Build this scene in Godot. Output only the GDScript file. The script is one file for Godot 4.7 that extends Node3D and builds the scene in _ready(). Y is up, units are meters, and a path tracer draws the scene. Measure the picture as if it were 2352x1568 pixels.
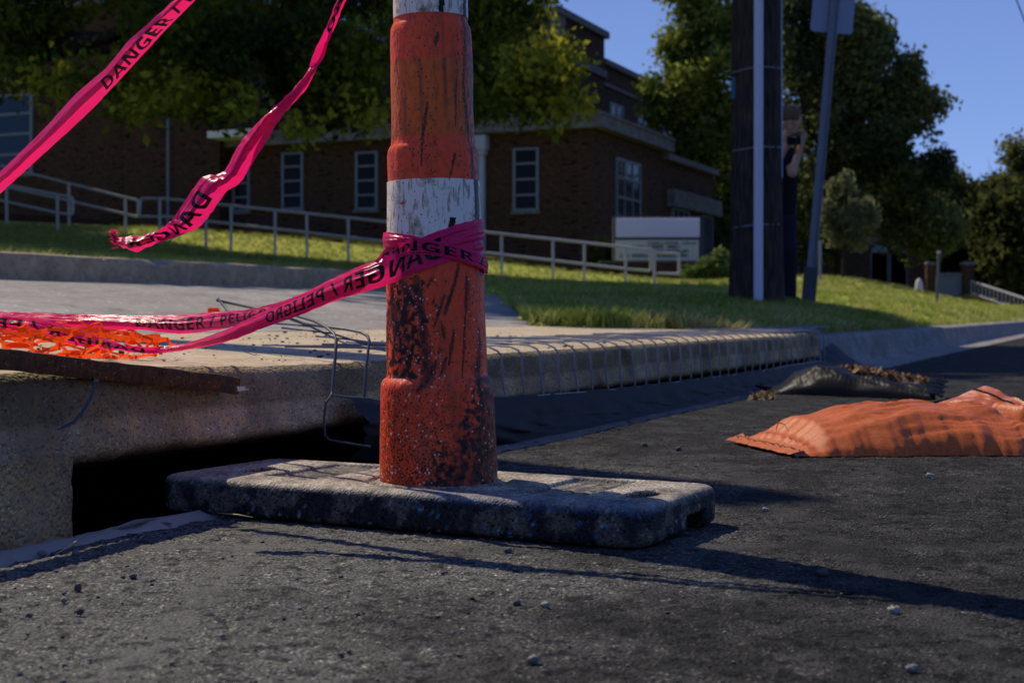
extends Node3D
# A worn channelizer post with danger tape beside a kerb inlet, brick building and trees behind.
# Metres, y up, camera looks along -Z. Street direction R, sidewalk side L.
const R := Vector3(0.3987, 0.0, -0.9171)
const L := Vector3(-0.9171, 0.0, -0.3987)
const F := 3267.0
const EYE := 0.25
var rng := RandomNumberGenerator.new()
var used := {}
var M := {}

func P(px: float, py: float, z: float) -> Vector3:      # a point at depth z on the sight line measured in the photograph
	return Vector3((px - 1176.0) / F * z, EYE + (720.0 - py) / F * z, -z)

func S(s: float, t: float, h: float) -> Vector3:        # street coordinates
	return R * s + L * t + Vector3(0, h, 0)

func s_of(p: Vector3) -> float: return p.x * R.x + p.z * R.z
func t_of(p: Vector3) -> float: return p.x * L.x + p.z * L.z

# ---------------------------------------------------------------- mesh builder
class MB:
	var v := PackedVector3Array()
	var n := PackedVector3Array()
	var uv := PackedVector2Array()
	var c := PackedColorArray()
	var i := PackedInt32Array()
	var has_c := false
	func tri(a, b, d):
		i.append(a); i.append(b); i.append(d)
	func add(p: Vector3, nn: Vector3, t: Vector2 = Vector2.ZERO, col: Color = Color.WHITE) -> int:
		v.append(p); n.append(nn); uv.append(t); c.append(col)
		return v.size() - 1
	func face(a: Vector3, b: Vector3, d: Vector3, e: Vector3, uvs = null, col := Color.WHITE):   # a b d e clockwise seen from outside
		var nn := (e - a).cross(b - a)
		if nn.length_squared() < 1e-18: nn = (d - b).cross(b - a)
		nn = nn.normalized()
		if uvs == null:
			var w := a.distance_to(b); var h := a.distance_to(e)
			uvs = [Vector2(0, 0), Vector2(w, 0), Vector2(w, h), Vector2(0, h)]
		var k := add(a, nn, uvs[0], col); add(b, nn, uvs[1], col); add(d, nn, uvs[2], col); add(e, nn, uvs[3], col)
		tri(k, k + 1, k + 2); tri(k, k + 2, k + 3)
	func tri_face(a: Vector3, b: Vector3, d: Vector3, col := Color.WHITE):
		var nn := (d - a).cross(b - a).normalized()
		var k := add(a, nn, Vector2(0, 0), col); add(b, nn, Vector2(1, 0), col); add(d, nn, Vector2(0.5, 1), col)
		tri(k, k + 1, k + 2)
	func box8(q: Array):      # q: 0-3 bottom ring, 4-7 top ring, both counter-clockwise seen from above
		face(q[4], q[7], q[6], q[5]); face(q[0], q[1], q[2], q[3])
		for k in 4:
			var m := (k + 1) % 4
			face(q[k], q[4 + k], q[4 + m], q[m], [Vector2(0, 0), Vector2(0, q[k].distance_to(q[4 + k])), Vector2(q[4 + k].distance_to(q[4 + m]), q[k].distance_to(q[4 + k])), Vector2(q[k].distance_to(q[m]), 0)])
	func box(ctr: Vector3, size: Vector3, b := Basis.IDENTITY):
		var h := size * 0.5
		var q := []
		for y in [-h.y, h.y]:
			for s in [[-1, 1], [1, 1], [1, -1], [-1, -1]]:
				q.append(ctr + b * Vector3(s[0] * h.x, y, s[1] * h.z))
		box8(q)
	func bevel_box(ctr: Vector3, size: Vector3, r: float, b := Basis.IDENTITY):
		var h := size * 0.5
		var q := []
		for lv in [[-h.y, r], [-h.y + r, 0.0], [h.y - r, 0.0], [h.y, r]]:
			var ring := []
			for s in [[-1, 1], [1, 1], [1, -1], [-1, -1]]:
				ring.append(ctr + b * Vector3(s[0] * (h.x - lv[1]), lv[0], s[1] * (h.z - lv[1])))
			q.append(ring)
		face(q[3][0], q[3][3], q[3][2], q[3][1]); face(q[0][0], q[0][1], q[0][2], q[0][3])
		for l in 3:
			for k in 4:
				var m := (k + 1) % 4
				face(q[l][k], q[l + 1][k], q[l + 1][m], q[l][m])
	func sheet(rows: Array, uvf = null, colf = null, close_u := false, flip := false):   # rows of points, smooth
		var nr := rows.size(); var nc: int = rows[0].size()
		var base := v.size()
		var acc := PackedVector3Array(); acc.resize(nr * nc)
		for a in nr:
			for b in nc:
				v.append(rows[a][b]); n.append(Vector3.UP)
				uv.append(uvf.call(a, b) if uvf else Vector2(float(b) / maxi(nc - 1, 1), float(a) / maxi(nr - 1, 1)))
				c.append(colf.call(a, b) if colf else Color.WHITE)
		var lim := nc if close_u else nc - 1
		for a in nr - 1:
			for b in lim:
				var b2 := (b + 1) % nc
				var q0 := a * nc + b; var q1 := a * nc + b2; var q2 := (a + 1) * nc + b2; var q3 := (a + 1) * nc + b
				var t1 := [q0, q1, q2]; var t2 := [q0, q2, q3]
				if flip: t1 = [q0, q2, q1]; t2 = [q0, q3, q2]
				for t in [t1, t2]:
					var pa := v[base + t[0]]; var pb := v[base + t[1]]; var pc := v[base + t[2]]
					var nn := (pc - pa).cross(pb - pa)
					acc[t[0]] += nn; acc[t[1]] += nn; acc[t[2]] += nn
					i.append(base + t[0]); i.append(base + t[1]); i.append(base + t[2])
		for k in nr * nc:
			n[base + k] = acc[k].normalized() if acc[k].length_squared() > 1e-24 else Vector3.UP
	func pipe(path: Array, rad, sides := 8, caps := true):     # rad: number or array
		var rows := []
		var up := Vector3.UP
		var prev := Vector3.ZERO
		for k in path.size():
			var d: Vector3 = (path[mini(k + 1, path.size() - 1)] - path[maxi(k - 1, 0)]).normalized()
			var x := prev
			if k == 0:
				x = d.cross(Vector3.UP if absf(d.y) < 0.9 else Vector3.RIGHT).normalized()
			x = (x - d * x.dot(d)).normalized()
			prev = x
			var y := d.cross(x)
			var ring := []
			var r: float = rad[k] if rad is Array else rad
			for j in sides:
				var a := TAU * j / sides
				ring.append(path[k] + (x * cos(a) + y * sin(a)) * r)
			rows.append(ring)
		var len := 0.0
		var lens := [0.0]
		for k in range(1, path.size()):
			len += path[k].distance_to(path[k - 1]); lens.append(len)
		var s := sides
		sheet(rows, func(a, b): return Vector2(float(b) / s, lens[a]), null, true, true)
		if caps:
			for e in [0, path.size() - 1]:
				var dd: Vector3 = (path[0] - path[1]).normalized() if e == 0 else (path[e] - path[e - 1]).normalized()
				var ci := add(path[e], dd)
				var st := v.size()
				for j in sides: add(rows[e][j], dd)
				for j in sides:
					if e == 0: tri(ci, st + j, st + (j + 1) % sides)
					else: tri(ci, st + (j + 1) % sides, st + j)
	func lathe(prof: Array, sides := 48, at := Vector3.ZERO):    # prof: [radius, y] upwards
		var rows := []
		for p in prof:
			var ring := []
			for j in sides + 1:
				var a := TAU * j / sides
				ring.append(at + Vector3(sin(a) * p[0], p[1], cos(a) * p[0]))
			rows.append(ring)
		var pr := prof
		var sd := sides
		var base := v.size()
		sheet(rows, func(a, b): return Vector2(float(b) / sd, pr[a][1]), null, false, true)
		for a in prof.size():       # weld the seam's normals
			var k0 := base + a * (sides + 1); var k1 := k0 + sides
			var nn := (n[k0] + n[k1]).normalized()
			n[k0] = nn; n[k1] = nn
	func mesh() -> ArrayMesh:
		var arr := []; arr.resize(Mesh.ARRAY_MAX)
		arr[Mesh.ARRAY_VERTEX] = v; arr[Mesh.ARRAY_NORMAL] = n; arr[Mesh.ARRAY_TEX_UV] = uv; arr[Mesh.ARRAY_INDEX] = i
		if has_c: arr[Mesh.ARRAY_COLOR] = c
		var m := ArrayMesh.new(); m.add_surface_from_arrays(Mesh.PRIMITIVE_TRIANGLES, arr)
		return m

# ---------------------------------------------------------------- nodes
func numbered(called: String) -> String:
	if not used.has(called):
		used[called] = 0
		return called
	used[called] += 1
	return "%s_%03d" % [called, used[called]]

func tag(o, label := "", category := "", group := "", kind := ""):
	if label: o.set_meta("label", label)
	if category: o.set_meta("category", category)
	if group: o.set_meta("group", group)
	if kind: o.set_meta("kind", kind)
	return o

func thing(called: String, label: String, category: String, at := Vector3.ZERO, group := "") -> Node3D:
	var o := Node3D.new(); o.name = numbered(called); add_child(o, true)
	o.position = at
	tag(o, label, category, group)
	return o

func obj(called: String, mb, mat, parent = null) -> MeshInstance3D:
	var o := MeshInstance3D.new()
	o.mesh = mb.mesh() if mb is MB else mb
	o.material_override = mat
	var p: Node = parent if parent else self
	if p == self: o.name = numbered(called)
	else:
		var k := 0
		var nm := called
		while p.has_node(NodePath(nm)):
			k += 1; nm = "%s_%03d" % [called, k]
		o.name = nm
	p.add_child(o, true)
	o.cast_shadow = GeometryInstance3D.SHADOW_CASTING_SETTING_ON
	return o

func struct(called: String, mb, mat) -> MeshInstance3D:
	return tag(obj(called, mb, mat), "", "", "", "structure")

func scatter(called: String, mesh: Mesh, mat, xf: Array, cols = null, parent = null) -> MultiMeshInstance3D:
	var mm := MultiMesh.new(); mm.transform_format = MultiMesh.TRANSFORM_3D
	if cols: mm.use_colors = true
	mm.mesh = mesh; mm.instance_count = xf.size()
	for k in xf.size():
		mm.set_instance_transform(k, xf[k])
		if cols: mm.set_instance_color(k, cols[k])
	var o := MultiMeshInstance3D.new(); o.multimesh = mm; o.material_override = mat
	var p: Node = parent if parent else self
	o.name = numbered(called) if p == self else called
	p.add_child(o, true)
	o.set_meta("kind", "stuff")
	return o

# ---------------------------------------------------------------- noise, textures, materials
func noise(freq: float, sd: int, oct := 4, type := FastNoiseLite.TYPE_SIMPLEX_SMOOTH) -> FastNoiseLite:
	var f := FastNoiseLite.new(); f.noise_type = type; f.seed = sd; f.frequency = freq
	f.fractal_octaves = oct; f.fractal_type = FastNoiseLite.FRACTAL_FBM if oct > 1 else FastNoiseLite.FRACTAL_NONE
	return f

func noise_bytes(w: int, h: int, freq: float, sd: int, oct := 4, type := FastNoiseLite.TYPE_SIMPLEX_SMOOTH) -> PackedByteArray:
	var f := noise(freq, sd, oct, type)
	if type == FastNoiseLite.TYPE_CELLULAR:
		f.cellular_return_type = FastNoiseLite.RETURN_CELL_VALUE
	var im := f.get_seamless_image(w, h, false, false, 0.12, true)
	im.convert(Image.FORMAT_L8)
	return im.get_data()

func img_tex(w: int, h: int, data: PackedByteArray, fmt := Image.FORMAT_RGB8) -> ImageTexture:
	return ImageTexture.create_from_image(Image.create_from_data(w, h, false, fmt, data))

func lin(r: float, g: float, b: float) -> Color: return Color(r, g, b).linear_to_srgb()

func mat(col: Color, rough := 0.8, metal := 0.0) -> StandardMaterial3D:
	var m := StandardMaterial3D.new()
	m.albedo_color = col; m.roughness = rough; m.metallic = metal
	m.metallic_specular = 0.22
	return m

# a mottled texture between colours (sRGB bytes) by two noises, with dark and light specks
func mottle(w: int, a: Color, b: Color, c2: Color, f1: float, f2: float, sd: int, speck_dark := 0.0, speck_light := 0.0, stones := 0.0) -> ImageTexture:
	var n1 := noise_bytes(w, w, f1, sd, 5); var n2 := noise_bytes(w, w, f2, sd + 1, 3)
	var n3 := noise_bytes(w, w, 0.33, sd + 2, 1, FastNoiseLite.TYPE_CELLULAR)
	var n4 := noise_bytes(w, w, 0.11, sd + 3, 1, FastNoiseLite.TYPE_CELLULAR) if stones > 0.0 else PackedByteArray()
	var d := PackedByteArray(); d.resize(w * w * 3)
	var ar := a.r * 255; var ag := a.g * 255; var ab := a.b * 255
	var br := b.r * 255; var bg := b.g * 255; var bb := b.b * 255
	for k in w * w:
		var t := clampf((n1[k] / 255.0 - 0.5) * 1.8 + 0.5, 0, 1)
		var u := n2[k] / 255.0
		var r := ar + (br - ar) * t; var g := ag + (bg - ag) * t; var bl := ab + (bb - ab) * t
		if u > 0.62:
			var q := clampf((u - 0.62) * 6.0, 0, 0.8)
			r += (c2.r * 255 - r) * q; g += (c2.g * 255 - g) * q; bl += (c2.b * 255 - bl) * q
		var s := n3[k] / 255.0
		if stones > 0.0:      # exposed stones in the binder, pale or dark
			var q4 := n4[k] / 255.0
			if q4 > 1.0 - stones: r = r * 1.25 + 14; g = g * 1.24 + 13; bl = bl * 1.2 + 10
			elif q4 < stones * 0.8: r *= 0.66; g *= 0.66; bl *= 0.67
		if s < speck_dark: r *= 0.55; g *= 0.55; bl *= 0.55
		elif s > 1.0 - speck_light: r = minf(r * 1.5 + 12, 255); g = minf(g * 1.5 + 12, 255); bl = minf(bl * 1.5 + 12, 255)
		d[k * 3] = int(clampf(r, 0, 255)); d[k * 3 + 1] = int(clampf(g, 0, 255)); d[k * 3 + 2] = int(clampf(bl, 0, 255))
	return img_tex(w, w, d)

func noise_tex(w: int, f: float, sd: int, oct := 5, type := FastNoiseLite.TYPE_SIMPLEX_SMOOTH) -> ImageTexture:
	return img_tex(w, w, noise_bytes(w, w, f, sd, oct, type), Image.FORMAT_L8)

func tri_mat(tex, scale: float, rough: float, bump = null, bump_cm := 0.2, vcol := false) -> StandardMaterial3D:
	var m := mat(Color.WHITE, rough)
	m.albedo_texture = tex
	m.uv1_triplanar = true; m.uv1_world_triplanar = true; m.uv1_scale = Vector3.ONE * scale
	m.uv1_triplanar_sharpness = 4.0
	if bump:
		m.heightmap_enabled = true; m.heightmap_texture = bump; m.heightmap_scale = bump_cm
	m.vertex_color_use_as_albedo = vcol
	return m

# lettering drawn into a mask (bytes, 1 = ink) from a TextMesh's triangles
func text_mask(txt: String, w: int, h: int, pad := 0.12) -> PackedByteArray:
	var tm := TextMesh.new(); tm.text = txt
	var sf := SystemFont.new(); sf.font_names = PackedStringArray(["Droid Sans"]); sf.font_weight = 700
	tm.font = sf; tm.font_size = 64; tm.depth = 0.0; tm.pixel_size = 0.01
	var arr := tm.get_mesh_arrays()
	var vs: PackedVector3Array = arr[Mesh.ARRAY_VERTEX]
	var ix = arr[Mesh.ARRAY_INDEX]
	var out := PackedByteArray(); out.resize(w * h)
	var lo := Vector2(1e9, 1e9); var hi := Vector2(-1e9, -1e9)
	for p in vs:
		lo = lo.min(Vector2(p.x, p.y)); hi = hi.max(Vector2(p.x, p.y))
	var sc := Vector2(w / (hi.x - lo.x) * 0.96, h * (1.0 - 2 * pad) / (hi.y - lo.y))
	var idx := []
	if ix == null or ix.size() == 0: idx = range(vs.size())
	else: idx = ix
	for k in range(0, idx.size() - 2, 3):
		var q := []
		for j in 3:
			var p: Vector3 = vs[idx[k + j]]
			q.append(Vector2((p.x - lo.x) * sc.x + w * 0.02, h * (1.0 - pad) - (p.y - lo.y) * sc.y))
		var a: Vector2 = q[0]; var b: Vector2 = q[1]; var c: Vector2 = q[2]
		var ar := (b - a).cross(c - a)
		if absf(ar) < 0.01: continue
		for y in range(maxi(0, int(minf(a.y, minf(b.y, c.y)))), mini(h - 1, int(maxf(a.y, maxf(b.y, c.y))) + 1) + 1):
			for x in range(maxi(0, int(minf(a.x, minf(b.x, c.x)))), mini(w - 1, int(maxf(a.x, maxf(b.x, c.x))) + 1) + 1):
				var p := Vector2(x + 0.5, y + 0.5)
				var w0 := (b - a).cross(p - a) / ar; var w1 := (c - b).cross(p - b) / ar; var w2 := (a - c).cross(p - c) / ar
				if w0 >= 0 and w1 >= 0 and w2 >= 0: out[y * w + x] = 1
	return out

# ---------------------------------------------------------------- surface nets
func nets(lo: Vector3, dim: Vector3i, cell: float, val: PackedFloat32Array, mb: MB, col := Color.WHITE, ext = null):
	var nx := dim.x; var ny := dim.y; var nz := dim.z
	var at := PackedInt32Array(); at.resize(nx * ny * nz); at.fill(-1)
	var sx := 1; var sy := nx; var sz := nx * ny
	var offs := [0, sx, sy, sx + sy, sz, sx + sz, sy + sz, sx + sy + sz]
	var edges := [[0, 1], [2, 3], [4, 5], [6, 7], [0, 2], [1, 3], [4, 6], [5, 7], [0, 4], [1, 5], [2, 6], [3, 7]]
	for z in nz - 1:
		for y in ny - 1:
			for x in nx - 1:
				var k := x + y * sy + z * sz
				var f0 := val[k] < 0.0
				var mixed := false
				for o in 7:
					if (val[k + offs[o + 1]] < 0.0) != f0: mixed = true; break
				if not mixed: continue
				var sum := Vector3.ZERO; var cnt := 0
				for e in edges:
					var va := val[k + offs[e[0]]]; var vb := val[k + offs[e[1]]]
					if (va < 0.0) != (vb < 0.0):
						var t := va / (va - vb)
						var a := Vector3(e[0] & 1, (e[0] >> 1) & 1, (e[0] >> 2) & 1)
						var b := Vector3(e[1] & 1, (e[1] >> 1) & 1, (e[1] >> 2) & 1)
						sum += a.lerp(b, t); cnt += 1
				var g := Vector3(val[k + sx] - val[k], val[k + sy] - val[k], val[k + sz] - val[k])
				g += Vector3(val[k + sx + sy + sz] - val[k + sy + sz], val[k + sx + sy + sz] - val[k + sx + sz], val[k + sx + sy + sz] - val[k + sx + sy])
				var p := lo + (Vector3(x, y, z) + sum / cnt) * cell
				at[k] = mb.add(p, g.normalized() if g.length_squared() > 1e-16 else Vector3.UP, Vector2(p.x, p.z), ext.call(p) if ext else col)
	for z in range(1, nz - 1):
		for y in range(1, ny - 1):
			for x in range(1, nx - 1):
				var k := x + y * sy + z * sz
				var s0 := val[k] < 0.0
				for ax in 3:
					var st: int = [sx, sy, sz][ax]
					if (val[k + st] < 0.0) == s0: continue
					var u: int = [sy, sz, sx][ax]; var w: int = [sz, sx, sy][ax]
					var a := at[k - u - w]; var b := at[k - w]; var c := at[k]; var d := at[k - u]
					if a < 0 or b < 0 or c < 0 or d < 0: continue
					if s0:
						mb.tri(a, c, b); mb.tri(a, d, c)
					else:
						mb.tri(a, b, c); mb.tri(a, c, d)

class Body:       # tapered capsules joined with a smooth minimum on a grid
	var lo: Vector3
	var dim: Vector3i
	var cell: float
	var val := PackedFloat32Array()
	func _init(l: Vector3, h: Vector3, c: float):
		lo = l; cell = c
		dim = Vector3i(int((h.x - l.x) / c) + 2, int((h.y - l.y) / c) + 2, int((h.z - l.z) / c) + 2)
		val.resize(dim.x * dim.y * dim.z); val.fill(1.0)
	func bone(a: Vector3, b: Vector3, ra: float, rb: float, k := 0.03, squash := Vector3.ONE):
		var m := maxf(ra, rb) * maxf(squash.x, maxf(squash.y, squash.z)) + k + cell * 2
		var p0 := ((a.min(b) - Vector3.ONE * m - lo) / cell).floor(); var p1 := ((a.max(b) + Vector3.ONE * m - lo) / cell).ceil()
		var x0 := maxi(0, int(p0.x)); var x1 := mini(dim.x - 1, int(p1.x))
		var ab := b - a; var l2 := maxf(ab.length_squared(), 1e-9)
		for z in range(maxi(0, int(p0.z)), mini(dim.z - 1, int(p1.z)) + 1):
			for y in range(maxi(0, int(p0.y)), mini(dim.y - 1, int(p1.y)) + 1):
				var row := (z * dim.y + y) * dim.x
				for x in range(x0, x1 + 1):
					var p := lo + Vector3(x, y, z) * cell
					var t := clampf((p - a).dot(ab) / l2, 0, 1)
					var q := (p - a - ab * t) / squash
					var d := q.length() - lerpf(ra, rb, t)
					var o := val[row + x]
					var h := clampf(0.5 + 0.5 * (o - d) / k, 0, 1)
					val[row + x] = lerpf(o, d, h) - k * h * (1.0 - h)
	func carve(a: Vector3, r: float, k := 0.006, squash := Vector3.ONE):
		var m := r * 1.6 + k + cell * 2
		var p0 := ((a - Vector3.ONE * m - lo) / cell).floor(); var p1 := ((a + Vector3.ONE * m - lo) / cell).ceil()
		for z in range(maxi(0, int(p0.z)), mini(dim.z - 1, int(p1.z)) + 1):
			for y in range(maxi(0, int(p0.y)), mini(dim.y - 1, int(p1.y)) + 1):
				for x in range(maxi(0, int(p0.x)), mini(dim.x - 1, int(p1.x)) + 1):
					var p := lo + Vector3(x, y, z) * cell
					var d := r - ((p - a) / squash).length()
					var i := (z * dim.y + y) * dim.x + x
					var o := val[i]
					var h := clampf(0.5 - 0.5 * (o - d) / k, 0, 1)
					val[i] = lerpf(o, d, h) + k * h * (1.0 - h)

# ================================================================ build
func _ready():
	rng.seed = 4711
	setup_view()
	materials()
	ground()
	inlet()
	lawn()
	school()
	far_place()
	trees()
	railings()
	street_things()
	person()
	mesh_and_cloth()
	channelizer()
	tapes()
	barrier_net()
	steel_and_tie()
	sandbags()
	litter()

func setup_view():
	var cam := Camera3D.new(); cam.name = "camera"; add_child(cam)
	cam.position = Vector3(0, EYE, 0)
	var at := CameraAttributesPhysical.new()
	at.frustum_focal_length = 50.0
	at.exposure_aperture = 12.0
	at.frustum_focus_distance = 1.72
	at.frustum_near = 0.05; at.frustum_far = 900.0
	cam.attributes = at
	cam.near = 0.05; cam.far = 900.0
	var ty := 784.0 / F
	cam.set_frustum(2.0 * ty * 0.05, Vector2(0, -64.0 / F * 0.05), 0.05, 900.0)
	cam.current = true
	var we := WorldEnvironment.new(); we.name = "world"; add_child(we)
	var e := Environment.new()
	e.background_mode = Environment.BG_SKY
	var sm := ProceduralSkyMaterial.new()
	sm.sky_top_color = lin(0.09, 0.175, 0.52)
	sm.sky_horizon_color = lin(0.36, 0.56, 1.0)
	sm.sky_curve = 0.125
	sm.ground_bottom_color = lin(0.04, 0.04, 0.045); sm.ground_horizon_color = lin(0.10, 0.12, 0.16)
	sm.sun_angle_max = 12.0
	sm.sky_energy_multiplier = 1.0
	var sk := Sky.new(); sk.sky_material = sm
	e.sky = sk
	e.tonemap_mode = Environment.TONE_MAPPER_LINEAR
	e.tonemap_exposure = 1.0
	e.sdfgi_enabled = true; e.ssao_enabled = true; e.ssil_enabled = true
	we.environment = e
	var sun := DirectionalLight3D.new(); sun.name = "sun"; add_child(sun)
	sun.light_energy = 1.6
	sun.light_color = Color(1.0, 0.95, 0.86)
	sun.light_angular_distance = 0.53
	sun.shadow_enabled = true
	sun.look_at_from_position(SUN * 10.0, Vector3.ZERO, Vector3.UP)

const SUN := Vector3(-0.464, 0.749, -0.472)      # towards the sun: behind the scene to the left, 48 degrees up

func materials():
	M.asphalt = tri_mat(mottle(1024, Color(0.38, 0.38, 0.38), Color(0.53, 0.52, 0.50), Color(0.24, 0.24, 0.25), 0.10, 0.02, 11, 0.14, 0.05, 0.035), 1.6, 0.93, noise_tex(1024, 0.13, 15, 3), 0.32, true)
	var gr := noise_tex(512, 0.16, 22, 4)
	M.tan = tri_mat(mottle(1024, Color(0.74, 0.67, 0.56), Color(0.66, 0.59, 0.485), Color(0.57, 0.51, 0.42), 0.012, 0.03, 21, 0.012, 0.01), 0.9, 0.9, gr, 0.10, true)
	M.grey = tri_mat(mottle(512, Color(0.60, 0.58, 0.55), Color(0.54, 0.52, 0.49), Color(0.47, 0.455, 0.43), 0.02, 0.03, 31, 0.02, 0.01), 0.5, 0.9, gr, 0.12, true)
	M.face = tri_mat(mottle(1024, Color(0.76, 0.68, 0.53), Color(0.66, 0.61, 0.53), Color(0.48, 0.44, 0.38), 0.014, 0.05, 41, 0.008, 0.018), 2.2, 0.85, noise_tex(512, 0.12, 45, 4), 0.35, true)
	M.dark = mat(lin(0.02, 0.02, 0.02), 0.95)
	M.black_cloth = mat(lin(0.014, 0.015, 0.017), 0.6); M.black_cloth.metallic_specular = 0.2
	M.steel_wire = mat(lin(0.20, 0.21, 0.23), 0.5, 0.3)
	M.rail = mat(lin(0.42, 0.40, 0.37), 0.4, 0.1)
	M.glass = mat(lin(0.008, 0.011, 0.017), 0.08); M.glass.metallic_specular = 0.16
	M.frame = mat(lin(0.15, 0.17, 0.195), 0.5)
	M.limestone = tri_mat(mottle(256, Color(0.45, 0.44, 0.43), Color(0.38, 0.37, 0.36), Color(0.31, 0.305, 0.295), 0.03, 0.05, 51), 0.3, 0.9)
	M.brick = brick_mat(Color(0.33, 0.235, 0.175), Color(0.265, 0.19, 0.14), Color(0.29, 0.25, 0.205))
	M.bark = tri_mat(mottle(256, Color(0.26, 0.22, 0.18), Color(0.17, 0.145, 0.12), Color(0.10, 0.09, 0.08), 0.05, 0.08, 61), 1.2, 0.95, noise_tex(256, 0.1, 65), 2.0)
	M.wood = tri_mat(mottle(256, Color(0.34, 0.285, 0.235), Color(0.15, 0.135, 0.125), Color(0.08, 0.08, 0.085), 0.06, 0.08, 71), 1.2, 0.8, noise_tex(256, 0.1, 75), 0.8)
	M.wood.uv1_scale = Vector3(4.0, 0.22, 4.0)

# brick pattern on UVs in metres; the bricks are under four pixels high in the photograph
func brick_mat(a: Color, b: Color, mortar: Color) -> StandardMaterial3D:
	var w := 512; var h := 512        # 8 bricks by 24 courses
	var g := RandomNumberGenerator.new(); g.seed = 99
	var tones := []
	for k in 8 * 24: tones.append(g.randf())
	var nz := noise_bytes(w, h, 0.02, 98, 4)
	var d := PackedByteArray(); d.resize(w * h * 3)
	for y in h:
		var row := int(y * 24 / h); var fy := fmod(y * 24.0 / h, 1.0)
		for x in w:
			var xx := x * 8.0 / w + (0.5 if row % 2 else 0.0)
			var col := int(xx) % 8; var fx := fmod(xx, 1.0)
			var t: float = tones[row * 8 + col]
			var cc: Color = a.lerp(b, t)
			if t > 0.93: cc = cc.darkened(0.35)
			if fx < 0.05 or fy < 0.15: cc = mortar.darkened(0.25)
			cc = cc.darkened((nz[y * w + x] / 255.0 - 0.3) * 0.35)
			var k := (y * w + x) * 3
			d[k] = int(cc.r * 255); d[k + 1] = int(cc.g * 255); d[k + 2] = int(cc.b * 255)
	var m := mat(Color.WHITE, 0.9)
	m.albedo_texture = img_tex(w, h, d)
	m.uv1_scale = Vector3(1.0 / 1.72, 1.0 / 1.80, 1)
	return m

func spaced(list: Array) -> Array:      # [from, to, step] runs joined into one list of stations
	var out := []
	for r in list:
		var x: float = r[0]
		while x < r[1] - 1e-6:
			out.append(x); x += r[2]
	out.append(list[-1][1])
	return out

func ground():
	# the asphalt road: real relief near the camera
	var fine := noise(95.0, 5, 3); var mid := noise(28.0, 6, 3); var big := noise(1.7, 7, 3)
	var ss := spaced([[-30, -2, 4.0], [-2, 0.5, 0.25], [0.5, 0.72, 0.03], [0.72, 3.0, 0.0062], [3.0, 4.6, 0.016], [4.6, 12, 0.12], [12, 40, 1.5], [40, 420, 20.0]])
	var ts := spaced([[-60, -6, 6.0], [-6, -1, 0.5], [-1, -0.32, 0.05], [-0.32, 1.03, 0.0062]])
	ts.append(1.037); ts.append(1.045); ts.append(1.047)
	var rows := []; var cols := []
	for s in ss:
		var row := []; var cr := []
		var rag := (big.get_noise_2d(s * 3.0, 40.0) * 0.02 + mid.get_noise_2d(s * 0.6, 9.0) * 0.014) if s < 12 else 0.0
		for t in ts:
			var near := 1.0 if s < 4.6 and s > 0.5 and t > -0.4 else 0.25
			var p := S(s, t, 0.0)
			var h := (fine.get_noise_2d(p.x, p.z) * 0.0018 + mid.get_noise_2d(p.x, p.z) * 0.0013 + big.get_noise_2d(p.x, p.z) * 0.002) * near
			if s > 12 or t < -1: h = 0.0
			var edge := smoothstep(0.9, 1.045, t)
			if t > 1.03:
				h += -0.004 if t < 1.04 else (-0.012 if t < 1.046 else -0.07)
			row.append(S(s, t + rag * edge, h))
			# pale dust, thick by the inlet and to the left of the camera, thin in the roadway
			var dust := smoothstep(0.26, 0.80, t + big.get_noise_2d(p.x * 1.4, p.z * 1.4) * 0.25) * smoothstep(2.6, 1.5, s)
			dust = clampf(dust + mid.get_noise_2d(p.x * 0.3, p.z * 0.3) * 0.35 + 0.08, 0.0, 1.0)
			var k := lerpf(0.105, 0.54, dust) * (1.0 + fine.get_noise_2d(p.x * 0.7, p.z * 0.7) * 0.35)
			cr.append(Color(k, k, k * lerpf(1.0, 0.95, dust)))
		rows.append(row); cols.append(cr)
	var mb := MB.new(); mb.has_c = true
	mb.sheet(rows, null, func(a, b): return cols[a][b])
	struct("road", mb, M.asphalt)

	# gutter apron and kerb beyond the inlet, then on along the street
	var prof := [[1.043, -0.016], [1.10, -0.018], [1.22, -0.022], [1.335, -0.012], [1.352, 0.004], [1.372, 0.06], [1.392, 0.118], [1.402, 0.132], [1.42, 0.14], [1.56, 0.15], [1.562, 0.05]]
	var gs := spaced([[6.25, 16, 0.1], [16, 60, 1.0], [60, 300, 12.0]])
	rows = []
	var wob := noise(0.8, 81, 3)
	for s in gs:
		var row := []
		for q in prof: row.append(S(s, q[0] + wob.get_noise_1d(s * 4) * 0.006, q[1] + wob.get_noise_1d(s) * 0.004))
		rows.append(row)
	mb = MB.new(); mb.has_c = true
	var cn := noise(1.3, 83, 4)
	mb.sheet(rows, null, func(a, b):
		var k := 0.72 + cn.get_noise_2d(gs[a], b * 0.3) * 0.25
		return Color(k, k, k))
	struct("kerb", mb, M.grey)
	# the far side of the street and the ground beyond it
	mb = MB.new()
	mb.sheet([[S(-30, -120, -0.01), S(-30, -8.2, -0.006)], [S(420, -120, -0.01), S(420, -8.2, -0.006)]])
	struct("verge", mb, M.soil if M.has("soil") else M.grey)

func slab_h(t: float) -> float: return 0.170 + (t - 1.15) * 0.026

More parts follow.
